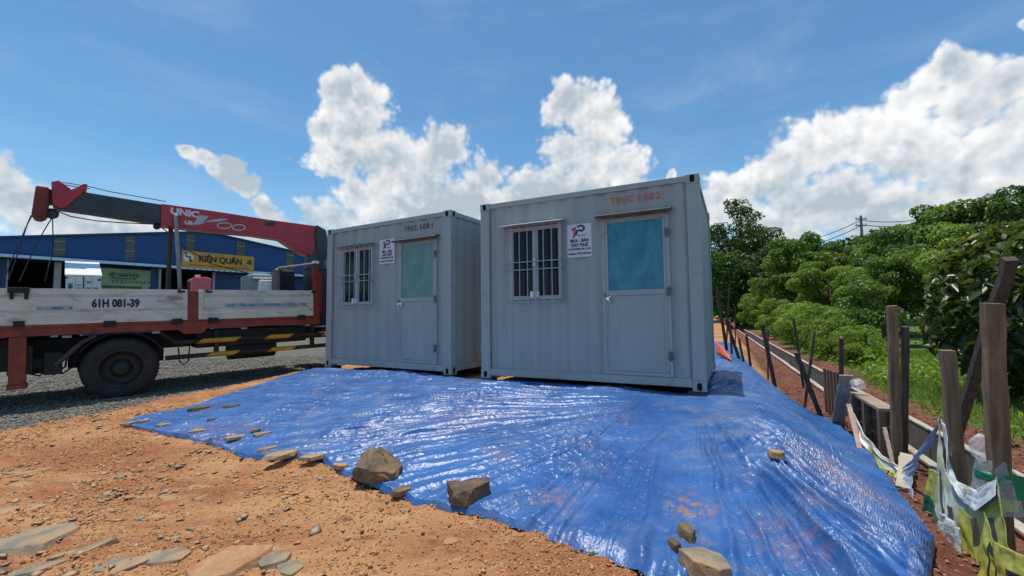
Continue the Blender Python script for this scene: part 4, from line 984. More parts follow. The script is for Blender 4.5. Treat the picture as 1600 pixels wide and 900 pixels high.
stakes = [((1133, 530), (1119.5, 449), 9.6, .085, 'dark leaning stake at the container corner beside the orange sheet'),
 ((1136, 520), (1140, 444), 11., .05, 'thin dark pole leaning right behind the orange sheet'),
 ((1149, 535), (1149, 478), 11., .035, 'thinnest upright stick left of the pointed stake'),
 ((1152, 552), (1134, 498), 9.4, .085, 'thick dark stake leaning left in the far cluster'),
 ((1143, 545), (1140, 503), 9.9, .06, 'short dark stake in the middle of the far cluster'),
 ((1162, 566), (1154, 527), 8.9, .06, 'short broken stake next to the pointed stake'),
 ((1173, 574), (1166, 521), 8.5, .06, 'short stake with a sharpened point at the far tarpaulin edge'),
 ((1211, 604), (1191, 507), 7.6, .08, 'dark stake leaning left, alone over the far tarpaulin edge'),
 ((1200, 590), (1200, 515), 8.1, .035, 'thin stick right behind the lone leaning stake'),
 ((1284, 655), (1244, 551), 6.5, .085, 'thick dark stake leaning left across a thin crossed stick'),
 ((1252, 580), (1240, 498), 6.8, .045, 'thin pale stake top rising above the crossed stakes'),
 ((1258, 630), (1273, 518), 6.8, .05, 'curved thin stake crossing the thick leaning stake')]
for i, (b_, t_, y_, w, lab) in enumerate(stakes):
    stick('wooden_stake', aty(*b_, y_), aty(*t_, y_), w * .75, w * .6, DK, lab, 'stake', 'stakes along the tarpaulin edge', point='point' in lab or 'broken' in lab, seed=40 + i)

# upright slat row, low boards and planks behind the tarpaulin edge
sl = empty('slat_row', fence_pt(1303, 650, 1.55), -TH, 'short row of grey upright slats behind the tarpaulin edge', 'fence')
p0 = fence_pt(1303, 650, 1.55)
for i, (xa, yt) in enumerate(((1292, 578), (1297, 580), (1302, 581), (1307, 583), (1312, 584))):
    a = fence_pt(xa, 652, 1.55); b = fence_pt(xa + 1, yt, 1.55); mi = Matrix.Rotation(TH, 4, 'Z')
    ca, cb = mi @ (a - p0), mi @ (b - p0)
    MB().box(-.016, .016, ca.y - .034, ca.y + .034, -.2, cb.z).build('slat', M['oldwood'], sl, .003)
MB().box(.018, .045, (mi @ (fence_pt(1290, 640, 1.55) - p0)).y, (mi @ (fence_pt(1318, 640, 1.55) - p0)).y, .12, .18).build('rail', M['oldwood'], sl, .003)
stick('leaning_plank', fence_pt(1308, 668, 1.46), fence_pt(1323, 586, 1.5), .15, .025, mat('greyed_plank', (.30, .26, .23), .8, var=.25, streak=(3, 3, .25)), 'wide pale grey plank leaning beside the slat row', 'plank', seed=60, sink=.1)
stick('leaning_plank', fence_pt(1343, 700, 1.40), fence_pt(1326, 632, 1.44), .05, .025, M['pinkwood'], 'narrow pinkish plank leaning over the tarpaulin edge', 'plank', seed=61, sink=.1)
stick('leaning_plank', fence_pt(1392, 712, 1.52), fence_pt(1382, 668, 1.52), .035, .02, M['pinkwood'], 'short pinkish batten at the foot of the close pair of posts', 'plank', seed=62, sink=.1)
a = fence_pt(1337, 615, 1.62); b = fence_pt(1376, 628, 1.62)
lb = empty('timber_formwork', (a.x, a.y, 0), -TH, 'low dark board barrier with a flat top plank before the channel', 'barrier')
ln = (b - a).length
ty0 = (Matrix.Rotation(TH, 4, 'Z') @ (b - a)).y
lo_, hi_ = min(0, ty0), max(0, ty0)
zt = a.z
MB().box(-.05, .10, lo_ - .1, hi_ + .05, zt - .02, zt + .015).build('top_plank', M['palewood'], lb, .004)
for z_ in (zt - .17, zt - .34, zt - .51): MB().box(.02, .05, lo_ - .1, hi_ + .05, z_, z_ + .145).build('board', M['darkwood'], lb, .004)
for y_ in (lo_ - .06, (lo_ + hi_) / 2, hi_): MB().box(-.05, .018, y_ - .04, y_ + .04, -.3, zt - .021).build('upright', M['oldwood'], lb, .004)
stick('concrete_offcut', hit(1412, 765) + Vector((.0, 0, .02)), hit(1418, 735) + Vector((.0, 0, .14)), .10, .05, mat('offcut', (.42, .36, .27), .85), 'pale board offcut lying at the tarpaulin edge under the hanging plastic', 'board', seed=63, sink=.05)

# orange sheet at the far end of the tarpaulin
def cloth(fn, nu, nv, name, m, label, cat, parent=None, thick=.002):
    U, V_ = np.meshgrid(np.linspace(0, 1, nu), np.linspace(0, 1, nv), indexing='ij')
    P = fn(U, V_); vs = np.stack(P, -1).reshape(-1, 3); ii, jj = np.meshgrid(np.arange(nu - 1), np.arange(nv - 1), indexing='ij'); q = (ii * nv + jj).ravel()
    me = np_mesh(name, vs, np.stack([q, q + nv, q + nv + 1, q + 1], -1), True); me.materials.append(m)
    uv = me.color_attributes.new('uvp', 'FLOAT_COLOR', 'POINT'); uv.data.foreach_set('color', np.stack([U, V_, 0 * U, 1 + 0 * U], -1).astype(np.float32).ravel())
    o = bpy.data.objects.new(name, me)
    if thick:
        sm = o.modifiers.new('thickness', 'SOLIDIFY'); sm.thickness = thick
    return link(o, parent, label, cat)
def osheet(U, V_):
    a = aty(1117, 498, 9.2); b = aty(1143, 542, 8.3)
    x = a.x + (b.x - a.x) * U + .18 * V_; y = a.y + (b.y - a.y) * U + .35 * V_
    z = H(x, y) + .05 + .32 * np.sin(np.pi * np.clip(V_ * .9 + .1, 0, 1)) * (1 - U) ** .7 + .05 * fbm(x * 5, y * 5, 4, 3)
    return x, y, z
cloth(osheet, 60, 30, 'orange_sheet', M['orange'], 'crumpled bright orange plastic sheet at the far end of the tarpaulin', 'sheet')

# ------------------------------------------------------------------ plastic banner and sacks hung on the fence
def banner_mat(name, mode):
    m = bpy.data.materials.new(name); m.use_nodes = True; t = NT(m.node_tree); p = t.n['Principled BSDF']
    at = t.new('ShaderNodeVertexColor', layer_name='uvp'); s_ = t.new('ShaderNodeSeparateColor'); t.l.new(at.outputs[0], s_.inputs[0]); U, V_ = s_.outputs[0], s_.outputs[1]
    geo = t.new('ShaderNodeNewGeometry').outputs['Position']
    def band(x, a, b): return t.math('MULTIPLY', t.math('GREATER_THAN', x, a), t.math('LESS_THAN', x, b))
    white = t.mix(t.smooth(t.noise(geo, 6, 4), .4, .65), (.62, .62, .58, 1), (.78, .78, .74, 1))
    Y = (.42, .42, .06, 1); G = (.014, .14, .08, 1); K = (.03, .03, .03, 1)
    if mode == 'main':
        wob = t.math('ADD', V_, t.math('MULTIPLY', t.noise(geo, 3, 2), .10))
        c = t.mix(t.smooth(t.noise(geo, 5, 4), .4, .62), (.30, .33, .22, 1), (.52, .53, .42, 1))
        c = t.mix(t.math('MULTIPLY', band(wob, .22, .58), t.smooth(U, .42, .5)), c, Y); c = t.mix(band(wob, .58, .86), c, (.05, .16, .11, 1)); c = t.mix(t.math('MULTIPLY', band(wob, .58, .86), t.smooth(U, .52, .56)), c, G)
        for (a, b, d, e) in ((.12, .18, .22, .44), (.18, .32, .38, .45), (.34, .40, .26, .50), (.60, .72, .28, .48), (.82, .88, .3, .5)):
            c = t.mix(t.math('MULTIPLY', band(U, a, b), band(wob, d, e)), c, (.06, .06, .05, 1))
        for (a, b, d, e) in ((.20, .26, .66, .82), (.30, .33, .64, .84), (.38, .48, .72, .76), (.62, .66, .76, .95)):
            c = t.mix(t.math('MULTIPLY', band(U, a, b), band(wob, d, e)), c, white)
    elif mode == 'pouch':
        c = Y
        for (a, b, d, e) in ((.10, .22, .2, .75), (.4, .95, .30, .85)): c = t.mix(t.math('MULTIPLY', band(U, a, b), band(V_, d, e)), c, K)
        c = t.mix(t.math('MULTIPLY', band(U, .13, .19), band(V_, .3, .65)), c, Y)
        c = t.mix(t.math('MULTIPLY', band(U, .55, .78), band(V_, .42, .75)), c, Y); c = t.mix(t.math('MULTIPLY', band(U, .63, .79), band(V_, .52, .64)), c, K)
    elif mode == 'strip':
        c = t.mix(band(V_, .25, .45), white, (.22, .22, .20, 1)); c = t.mix(t.math('MULTIPLY', band(V_, .6, 1.), band(U, .2, .6)), c, (.42, .48, .10, 1)); c = t.mix(band(V_, .08, .14), c, (.25, .26, .24, 1)); c = t.mix(band(U, .62, 1.), c, (.24, .30, .40, 1))
    elif mode == 'flag':
        c = t.mix(t.math('GREATER_THAN', V_, .55), Y, G)
    t.l.new(c, p.inputs['Base Color']) if not isinstance(c, tuple) else None
    p.inputs['Roughness'].default_value = .3
    bn = t.new('ShaderNodeBump'); bn.inputs['Strength'].default_value = .5; bn.inputs['Distance'].default_value = .012
    t.l.new(t.noise(geo, 16, 5, .6, .6), bn.inputs['Height']); t.l.new(bn.outputs[0], p.inputs['Normal'])
    return m
def interp_pts(pts, U):
    P = np.array([tuple(p) for p in pts]); d = np.r_[0, np.cumsum(np.linalg.norm(np.diff(P, axis=0), axis=1))]; d /= d[-1]
    return [np.interp(U, d, P[:, i]) for i in range(3)]
def sheet_between(top, bot, amp, freq, seed, push=(CT, -ST, 0)):
    def fn(U, V_):
        a = interp_pts(top, U); b = interp_pts(bot, U); o = []
        wv = amp * (np.sin(U * freq + 2.2 * fbm(U * 3, V_ * 1.5, seed, 2)) * (.25 + V_) + 1.2 * fbm(U * 7, V_ * 4, seed + 1, 3))
        for i in range(3): o.append(a[i] + (b[i] - a[i]) * V_ + wv * push[i])
        return o
    return fn
F = fence_pt
cloth(sheet_between([F(1466, 655, 1.52), F(1472, 705, 1.50), F(1480, 742, 1.49), F(1500, 760, 1.48), F(1528, 766, 1.47), F(1556, 745, 1.46)], [F(1452, 930, 1.33), F(1475, 975, 1.33), F(1500, 985, 1.34), F(1530, 990, 1.35), F(1560, 990, 1.36), F(1600, 990, 1.37)], .016, 15, 3),
      110, 70, 'printed_banner', banner_mat('printed_banner_plastic', 'main'), 'yellow and green printed plastic banner hanging in folds from the fence posts', 'banner')
cloth(sheet_between([F(1538, 800, 1.37), F(1552, 846, 1.36), F(1600, 868, 1.36), F(1660, 876, 1.36)], [F(1528, 930, 1.31), F(1560, 960, 1.31), F(1600, 980, 1.31), F(1660, 990, 1.31)], .012, 7, 9),
      70, 40, 'yellow_sack', banner_mat('yellow_sack_plastic', 'pouch'), 'yellow plastic sack with bold black print at the foot of the thickest post', 'sack')
cloth(sheet_between([F(1448, 690, 1.40), F(1455, 655, 1.43), F(1462, 700, 1.45)], [F(1440, 775, 1.36), F(1462, 790, 1.38), F(1478, 800, 1.40)], .02, 6, 12),
      40, 30, 'printed_flap', banner_mat('flap_plastic', 'flag'), 'small yellow and green plastic flap left of the hanging banner', 'banner') if False else None
cloth(sheet_between([F(1452, 732, 1.46), F(1462, 735, 1.47), F(1478, 760, 1.48)], [F(1440, 800, 1.42), F(1460, 835, 1.42), F(1476, 852, 1.43)], .012, 6, 12),
      40, 30, 'printed_flap', banner_mat('flap_plastic', 'flag'), 'small yellow and green plastic flap left of the hanging banner', 'banner')
cloth(sheet_between([F(1332, 642, 1.46), F(1352, 680, 1.48), F(1380, 712, 1.50), F(1410, 732, 1.52), F(1440, 700, 1.54), F(1472, 648, 1.56)], [F(1334, 665, 1.44), F(1356, 705, 1.45), F(1382, 740, 1.46), F(1408, 758, 1.48), F(1440, 718, 1.54), F(1472, 660, 1.56)], .016, 30, 17),
      120, 24, 'plastic_strip', banner_mat('strip_plastic', 'strip'), 'twisted white and grey plastic strip sagging between slats and posts', 'strip')
cloth(sheet_between([F(1398, 742, 1.46), F(1412, 745, 1.48), F(1424, 745, 1.5)], [F(1392, 785, 1.36), F(1408, 805, 1.38), F(1424, 790, 1.42)], .015, 8, 19),
      30, 24, 'plastic_tail', banner_mat('tail_plastic', 'strip'), 'pale loose tail of plastic hanging under the sagging strip', 'strip')
clear = bpy.data.materials.new('clear_plastic'); clear.use_nodes = True; t = NT(clear.node_tree); p = t.n['Principled BSDF']
p.inputs['Base Color'].default_value = (.75, .76, .76, 1); p.inputs['Roughness'].default_value = .25; p.inputs['Alpha'].default_value = .32
geo = t.new('ShaderNodeNewGeometry').outputs['Position']; bn = t.new('ShaderNodeBump'); bn.inputs['Strength'].default_value = .7; bn.inputs['Distance'].default_value = .02; t.l.new(t.noise(geo, 14, 4, .6, 1), bn.inputs['Height']); t.l.new(bn.outputs[0], p.inputs['Normal'])
def wrap(base_px, top_px, S, r0, r1, seed):
    def fn(U, V_):
        a = fence_pt(*top_px, S); b = fence_pt(*base_px, S); k = V_
        r = (r0 + (r1 - r0) * k) * (1 + .13 * fbm(np.cos(U * 6.283) * 1.5 + 3, np.sin(U * 6.283) * 1.5 + k * 3, seed, 2))
        return (a.x + (b.x - a.x) * k + np.cos(U * 2 * np.pi) * r, a.y + (b.y - a.y) * k + np.sin(U * 2 * np.pi) * r, a.z + (b.z - a.z) * k + 0 * U)
    return fn
cloth(wrap((1556, 795), (1553, 716), 1.58, .082, .12, 5), 40, 24, 'clear_wrap', clear, 'clear plastic wrapped round the thickest post', 'plastic', thick=0)
cloth(wrap((1557, 790), (1556, 772), 1.58, .088, .094, 6), 40, 6, 'yellow_wrap', mat('yellow_band', (.52, .52, .04), .4), 'yellow plastic band round the thickest post below the green tie', 'plastic', thick=0)
gt_ = cloth(wrap((1555, 748), (1554, 735), 1.58, .088, .090, 8), 40, 6, 'green_tie', mat('green_tie', (.01, .22, .09), .4, bump=.3, bs=30), 'green plastic tie knotted round the thickest post', 'tie', thick=.004)
a = F(1578, 740, 1.5); MB().add([(a.x, a.y, a.z), (a.x + .05, a.y - .03, a.z - .01), (a.x + .07, a.y - .03, a.z - .13), (a.x + .02, a.y - .01, a.z - .15)], [(0, 1, 2, 3)]).build('tie_end', bpy.data.materials['green_tie'], gt_)
def bagfn(cpx, cpy, S, rx, rz, seed):
    c = fence_pt(cpx, cpy, S)
    def fn(U, V_):
        th = U * 2 * np.pi; ph = (V_ - .5) * np.pi; k = 1 + .35 * fbm(np.cos(th) * 2 + 4, np.sin(th) * 2 + ph * 2, seed, 3)
        return c.x + np.cos(th) * np.cos(ph) * rx * k, c.y + np.sin(th) * np.cos(ph) * rx * k, c.z + np.sin(ph) * rz * k
    return fn
cloth(sheet_between([F(1470, 800, 1.40), F(1485, 812, 1.40), F(1500, 826, 1.41)], [F(1452, 960, 1.30), F(1482, 985, 1.31), F(1512, 985, 1.33)], .03, 12, 23),
      50, 40, 'white_sheet', mat('crumpled_white_plastic', (.42, .46, .44), .25, var=.25, vs=9, bump=.7, bs=14, bdist=.03), 'crumpled whitish plastic bunched at the foot of the hanging banner', 'plastic')
cloth(bagfn(1533, 700, 1.56, .055, .085, 3), 30, 20, 'clear_bag', clear, 'small crumpled clear bag left of the thickest post', 'bag', thick=0)
cloth(bagfn(1340, 600, 1.60, .085, .06, 13), 30, 20, 'clear_bag', clear, 'crumpled clear plastic on top of the low board barrier', 'bag', thick=0)
cloth(sheet_between([F(1470, 655, 1.52), F(1476, 700, 1.5), F(1496, 752, 1.5), F(1530, 768, 1.46), F(1556, 750, 1.46)], [F(1476, 665, 1.5), F(1484, 745, 1.46), F(1500, 785, 1.44), F(1530, 800, 1.42), F(1552, 775, 1.43)], .010, 14, 33),
      70, 14, 'silver_hem', mat('silvery_plastic', (.58, .60, .62), .25, var=.2, vs=9, bump=.6, bs=12, bdist=.02), 'silvery rolled plastic hem along the top of the hanging banner', 'plastic')

# ------------------------------------------------------------------ stones
def rock_mesh(seed, lx, ly, lz, n=16, flat=.5):
    """angular broken stone, lying flat: convex hull of jittered points, chipped edges"""
    rnd = random.Random(seed); bm = bmesh.new()
    k = rnd.randint(6, 8); a0 = rnd.uniform(0, 6.28)
    for i in range(k):
        a = a0 + 2 * math.pi * (i + rnd.uniform(-.28, .28)) / k; r = rnd.uniform(.82, 1.1)
        x, y = math.cos(a) * r * lx / 2, math.sin(a) * r * ly / 2
        bm.verts.new((x, y, -lz * .5)); q_ = rnd.uniform(.80, .97)
        bm.verts.new((x * q_ + rnd.uniform(-.05, .05) * lx, y * q_ + rnd.uniform(-.05, .05) * ly, lz * rnd.uniform(.5 - flat * .5, .5)))
    for i in range(3): bm.verts.new((rnd.uniform(-.3, .3) * lx, rnd.uniform(-.3, .3) * ly, lz * rnd.uniform(.45, .56)))
    r_ = bmesh.ops.convex_hull(bm, input=bm.verts)
    bmesh.ops.delete(bm, geom=[g for g in r_['geom_interior'] if isinstance(g, bmesh.types.BMVert)], context='VERTS')
    return bm
def hull_rock(name, pts, size, loc, rz, m, label, seed):
    bm = bmesh.new()
    for p_ in pts: bm.verts.new((p_[0] * size[0], p_[1] * size[1], p_[2] * size[2]))
    r_ = bmesh.ops.convex_hull(bm, input=bm.verts)
    bmesh.ops.delete(bm, geom=[g for g in r_['geom_interior'] if isinstance(g, bmesh.types.BMVert)], context='VERTS')
    bmesh.ops.bevel(bm, geom=list(bm.edges), offset=size[2] * .02, segments=1, affect='EDGES', clamp_overlap=True)
    bmesh.ops.triangulate(bm, faces=bm.faces)
    for i in range(3): bmesh.ops.subdivide_edges(bm, edges=[e for e in bm.edges if e.calc_length() > size[0] * .09], cuts=1)
    P = np.array([v.co for v in bm.verts]); d = (fbm(P[:, 0] * 9 + seed, (P[:, 1] + P[:, 2] * 1.6) * 9, seed, 4) * .10 + ridge(P[:, 0] * 5 + 9, (P[:, 2] * 2 + P[:, 1]) * 5, seed + 5, 1, 3.) * -.05) * size[2]
    for v, k in zip(bm.verts, d): v.co += v.co.normalized() * float(k)
    me = bpy.data.meshes.new(name); bm.to_mesh(me); bm.free(); me.materials.append(m)
    o = bpy.data.objects.new(name, me); o.location = loc; o.rotation_euler = (0, 0, rz); return link(o, None, label, 'stone')
def rock(name, seed, lx, ly, lz, loc, rz, m, label, cat='stone', tilt=(0, 0), sub=1, flat=.5):
    bm = rock_mesh(seed, lx, ly, lz, flat=flat)
    bmesh.ops.bevel(bm, geom=list(bm.edges), offset=min(lx, ly, lz) * .035, segments=1, affect='EDGES', clamp_overlap=True)
    bmesh.ops.triangulate(bm, faces=bm.faces)
    for i in range(sub): bmesh.ops.subdivide_edges(bm, edges=[e for e in bm.edges if e.calc_length() > lx * .16], cuts=1)
    P = np.array([v.co for v in bm.verts]); kx = 5.5 / lx
    d = fbm(P[:, 0] * kx + seed, P[:, 1] * kx + P[:, 2] * kx * 1.7, seed, 3) * min(lx, ly, lz) * .07
    for v, k in zip(bm.verts, d): v.co += v.co.normalized() * float(k)
    me = bpy.data.meshes.new(name); bm.to_mesh(me); bm.free(); me.materials.append(m)
    o = bpy.data.objects.new(name, me); o.location = loc; o.rotation_euler = (tilt[0], tilt[1], rz)
    return link(o, None, label, cat)
def stone_mat(name, a, b, c):
    m = mat(name, a, .85, var=.22, vs=7, bump=.75, bs=22, dirt=b, dirt_amt=.6, dirt_scale=5, detail=8, bdist=.02, spec=.15)
    return m
SM = [stone_mat('grey_brown_stone', (.17, .13, .088), (.29, .165, .085), 0), stone_mat('tan_stone', (.37, .265, .16), (.42, .24, .12), 0), stone_mat('grey_slate', (.24, .21, .155), (.38, .24, .13), 0), stone_mat('dark_stone', (.115, .083, .063), (.22, .13, .07), 0), stone_mat('ochre_slab', (.43, .25, .125), (.36, .17, .08), 0)]
def on_tarp(px, py): return hit(px, py, tarp_h)
TS = [  # px, py(centre), width px, aspect, thickness, rot, material, label
 (592, 740, 84, .9, .40, .3, 0, 'large grey-brown boulder on the front edge of the tarpaulin'),
 (731, 778, 76, .6, .34, .4, 3, 'dark wedge-shaped stone right of the boulder on the tarpaulin'),
 (627, 768, 38, .45, .30, .5, 0, 'flat brown stone tucked under the right of the boulder'),
 (534, 729, 26, .55, .35, -.7, 1, 'small tan block left of the boulder'),
 (487, 715, 38, .45, .22, .1, 1, 'flat tan stone at the tarpaulin hem, second left of the boulder'),
 (436, 712, 46, .42, .2, .2, 1, 'widest flat tan stone in the hem row left of the boulder'),
 (417, 702, 32, .4, .22, .35, 2, 'flat greyish stone just above the widest hem stone'),
 (412, 678, 26, .35, .22, 0, 1, 'thin flat stone higher up beside a smaller chip on the tarpaulin'),
 (399, 673, 15, .5, .35, 0, 0, 'small dark chip next to the thin flat stone'),
 (368, 684, 29, .4, .22, .2, 1, 'flat pale stone alone above the left hem of the tarpaulin'),
 (331, 656, 15, .5, .35, .3, 3, 'small dark chip in the middle of the left tarpaulin corner'),
 (310, 674, 26, .4, .22, .2, 1, 'flat pale stone over the hem, third from the tarpaulin corner'),
 (256, 665, 22, .45, .3, .1, 1, 'pale stone near the pointed left corner of the tarpaulin'),
 (226, 658, 20, .45, .25, .1, 2, 'pale slab piece on the back edge by the tarpaulin corner'),
 (203, 662, 22, .4, .25, .2, 1, 'stone weighing down the very tip of the tarpaulin corner'),
 (315, 638, 36, .35, .2, .3, 3, 'long dark flat stone on the back edge of the tarpaulin'),
 (362, 635, 26, .3, .2, .2, 3, 'thin dark flat stone on the back edge right of the long one'),
 (1213, 713, 26, .62, .42, -.5, 1, 'single small tan stone on the sloping right part of the tarpaulin'),
 (1102, 890, 92, .40, .30, -.75, 2, 'long pale grey stone at the bottom edge of the tarpaulin'),
 (1072, 838, 44, .50, .42, -1.0, 0, 'reddish upright stone behind the long pale stone'),
 (1054, 856, 26, .5, .5, -1.0, 3, 'small dark stone left of the reddish upright stone')]
BOULDER = [(-.5, -.1, 0), (-.5, -.15, .5), (-.27, .1, .92), (-.02, .2, .95), (.22, .15, .72), (.5, -.1, .36), (.5, 0, 0), (.28, -.45, -.05), (.28, -.42, .22), (-.2, -.42, .42), (-.22, -.4, 0), (-.4, .4, 0), (.4, .4, 0), (0, .45, .6)]
WEDGE = [(-.5, .15, .80), (.5, .22, .86), (.52, .0, .78), (.12, -.30, .66), (-.30, -.42, .52), (-.38, -.38, 0), (-.05, -.48, -.05), (.5, -.08, 0), (.45, .3, 0), (-.45, .2, 0)]
for i, (px_, py_, wpx, asp, th_, rz, mi_, lab) in enumerate(TS):
    p_ = on_tarp(px_, py_); d_ = p_.y * cp;
    if i < 2:
        w_ = wpx / FPX * d_; b_ = on_tarp(px_, py_ + (2 if i == 0 else 0)); w_ *= .86
        hull_rock('tarp_stone', BOULDER if i == 0 else WEDGE, (w_, w_ * .8, w_ * (.62 if i == 0 else .50)), (b_.x, b_.y, b_.z - .01), -math.atan2(b_.x, b_.y), SM[mi_], lab, 300 + i); continue
    d_ = p_.y * cp; L_ = wpx / FPX * d_ * 1.05; lz = L_ * th_ * (.68 if wpx < 60 and i < 17 else 1)
    yawcam = math.atan2(p_.x, p_.y)
    rock('tarp_stone', 100 + i, L_, L_ * max(asp, .5) * 1.15, lz, (p_.x, p_.y, p_.z + lz * (.14 if wpx < 60 and i < 17 else .34)), -yawcam + rz, SM[mi_], lab, 'stone', sub=2 if wpx > 40 else 1, flat=.9 if i in (0, 1) else .4)
SS_ = [(52, 848, 120, .55, .12, .15, 2, 'big pale grey slab half buried at the left edge of the soil'),
 (362, 884, 118, .5, .14, .25, 4, 'big orange-stained slab at the bottom of the soil'),
 (428, 880, 52, .7, .30, .7, 2, 'grey broken block beside the orange-stained slab'),
 (452, 893, 40, .8, .35, .4, 2, 'smaller grey lump at the right end of the orange-stained slab'),
 (215, 882, 78, .25, .14, .55, 1, 'long narrow slab pointing up to the right at the bottom left'),
 (175, 884, 46, .6, .12, .2, 2, 'pale flat flake left of the long narrow slab'),
 (58, 892, 66, .35, .16, .25, 2, 'flat flake in the bottom left corner of the soil'),
 (12, 800, 40, .5, .14, .1, 1, 'tan slab cut by the left picture edge'),
 (42, 797, 56, .32, .10, .35, 1, 'flat peach-coloured slab above the big pale slab'),
 (48, 740, 60, .22, .10, .35, 1, 'long thin slab sticking up near the left gravel edge'),
 (15, 735, 34, .4, .2, .1, 3, 'dark flat stone at the left edge below the gravel'),
 (192, 745, 22, .6, .2, .4, 2, 'small square grey flake in the middle of the soil'),
 (112, 752, 34, .4, .12, -.2, 2, 'grey flake left of the square flake'),
 (312, 760, 40, .5, .1, .3, 1, 'pale yellowish flat slab in the soil left of the tarpaulin'),
 (300, 783, 44, .4, .12, .2, 2, 'grey-green slab just below the pale yellowish slab'),
 (140, 862, 64, .3, .2, .3, 2, 'layered grey slate pieces right of the big pale slab'),
 (110, 868, 50, .2, .2, .3, 1, 'thin tan slate strip beside the layered grey pieces'),
 (260, 850, 46, .16, .15, .55, 1, 'thin stick-like slate above the long narrow slab'),
 (245, 808, 26, .5, .25, .1, 1, 'small tan stone in the bare red soil'),
 (218, 814, 14, .8, .6, .4, 2, 'little grey pebble next to the small tan stone'),
 (268, 870, 60, .55, .12, .3, 2, 'flat grey slab between the narrow slab and the orange one'),
 (705, 848, 30, .5, .2, .1, 4, 'flat soil-coloured stone below the dark wedge stone')]
for i, (px_, py_, wpx, asp, th_, rz, mi_, lab) in enumerate(SS_):
    p_ = hit(px_, py_); d_ = p_.y * cp; L_ = wpx / FPX * d_ * 1.05; lz = max(L_ * th_ * 1.0, .02)
    yawcam = math.atan2(p_.x, p_.y)
    rock('soil_stone', 200 + i, L_, L_ * max(asp * 1.6, .3), lz, (p_.x, p_.y, p_.z + lz * .12), -yawcam + rz, SM[mi_], lab, 'stone', tilt=(random.uniform(-.06, .06), random.uniform(-.06, .06)), sub=2)

# gravel, soil crumbs and slate chips: uncountable, one object each
rng = np.random.default_rng(11)
def scatter_rocks(name, X, Y, Z, size, flatness, m, label, cat):
    n = len(X)
    base = np.array([(1, 0, 0), (-1, 0, 0), (0, 1, 0), (0, -1, 0), (0, 0, 1), (0, 0, -1)], float)
    fc = np.array([(0, 2, 4), (2, 1, 4), (1, 3, 4), (3, 0, 4), (2, 0, 5), (1, 2, 5), (3, 1, 5), (0, 3, 5)])
    P = base[None] * (1 + rng.uniform(-.35, .35, (n, 6, 1))) + rng.uniform(-.28, .28, (n, 6, 3))
    sx = size * rng.uniform(.7, 1.3, n); sy = size * rng.uniform(.45, .9, n); szz = size * flatness * rng.uniform(.6, 1.3, n)
    P = P * np.stack([sx, sy, szz], -1)[:, None]
    a = rng.uniform(0, 2 * np.pi, n); b = rng.normal(0, .22, n)
    P2 = P.copy(); P2[..., 0] = P[..., 0] * np.cos(b)[:, None] - P[..., 2] * np.sin(b)[:, None]; P2[..., 2] = P[..., 0] * np.sin(b)[:, None] + P[..., 2] * np.cos(b)[:, None]
    P3 = P2.copy(); P3[..., 0] = P2[..., 0] * np.cos(a)[:, None] - P2[..., 1] * np.sin(a)[:, None]; P3[..., 1] = P2[..., 0] * np.sin(a)[:, None] + P2[..., 1] * np.cos(a)[:, None]
    P3 += np.stack([X, Y, Z + szz * .35], -1)[:, None]
    F = (np.arange(n)[:, None, None] * 6 + fc[None]).reshape(-1, 3)
    me = np_mesh(name, P3.reshape(-1, 3), F); me.materials.append(m)
    at = me.attributes.new('tint', 'FLOAT', 'POINT'); at.data.foreach_set('value', np.repeat(rng.uniform(0, 1, n), 6).astype(np.float32))
    o = bpy.data.objects.new(name, me); return link(o, None, label, cat, kind='stuff')
def tint_mat(name, stops, rough=.9, bump=.4):
    m = bpy.data.materials.new(name); m.use_nodes = True; t = NT(m.node_tree); p = t.n['Principled BSDF']
    at = t.new('ShaderNodeAttribute', attribute_name='tint'); rp = t.new('ShaderNodeValToRGB'); t.l.new(at.outputs['Fac'], rp.inputs[0])
    e = rp.color_ramp.elements; e[0].position = 0; e[0].color = c4(stops[0]); e[1].position = 1; e[1].color = c4(stops[-1])
    for i, s_ in enumerate(stops[1:-1]): q_ = e.new((i + 1) / (len(stops) - 1)); q_.color = c4(s_)
    geo = t.new('ShaderNodeNewGeometry').outputs['Position']
    c = t.mix(t.smooth(t.noise(geo, 25, 4, .6), .3, .7, 0, .5), rp.outputs[0], c4(stops[len(stops) // 2]))
    t.l.new(c, p.inputs['Base Color']); p.inputs['Roughness'].default_value = rough; p.inputs['Specular IOR Level'].default_value = .25
    return m
def gz_real(x, y):
    s, t_ = to_st(x, y)
    return H(x, y) + (.035 * fbm(x * 1.2, y * 1.2, 1, 3) + .036 * fbm(x * 4.5, y * 4.5, 2, 4) + .024 * ridge(x * 5, y * 9, 4, 2)) * (1 - .6 * is_gravel(x, y))
def is_gravel(x, y):
    e = fbm(x * 1.1, y * 1.1, 5, 4); _, w = vw(x, y); s, _t = to_st(x, y)
    return sst(y - .82 * x - 9.05 + .55 * e, -.12, .22) * (1 - sst(w + .5 * e, -4.75, -4.35)) * (1 - sst(s, .3, .6))
N = 60000
X = rng.uniform(-11, -3, N * 2); Y = rng.uniform(4.2, 13, N * 2)
k = (rng.uniform(0, 1, N * 2) < is_gravel(X, Y) * np.clip(7.5 / np.hypot(X, Y) - .25, .12, 1)) & (~inside(X, Y)); X, Y = X[k], Y[k]
scatter_rocks('gravel', X, Y, gz_real(X, Y) - .004, rng.uniform(.012, .034, len(X)), .5, tint_mat('gravel_stones', [(.055, .055, .05), (.13, .125, .105), (.19, .18, .15), (.30, .27, .22)]), 'grey crushed gravel of the yard under the truck', 'gravel')
N = 170000
X = rng.uniform(-6.5, 1.6, N * 2); Y = 1.2 + rng.random(N * 2) ** 1.3 * 5.2
pxx = X / np.maximum(Y, .1)
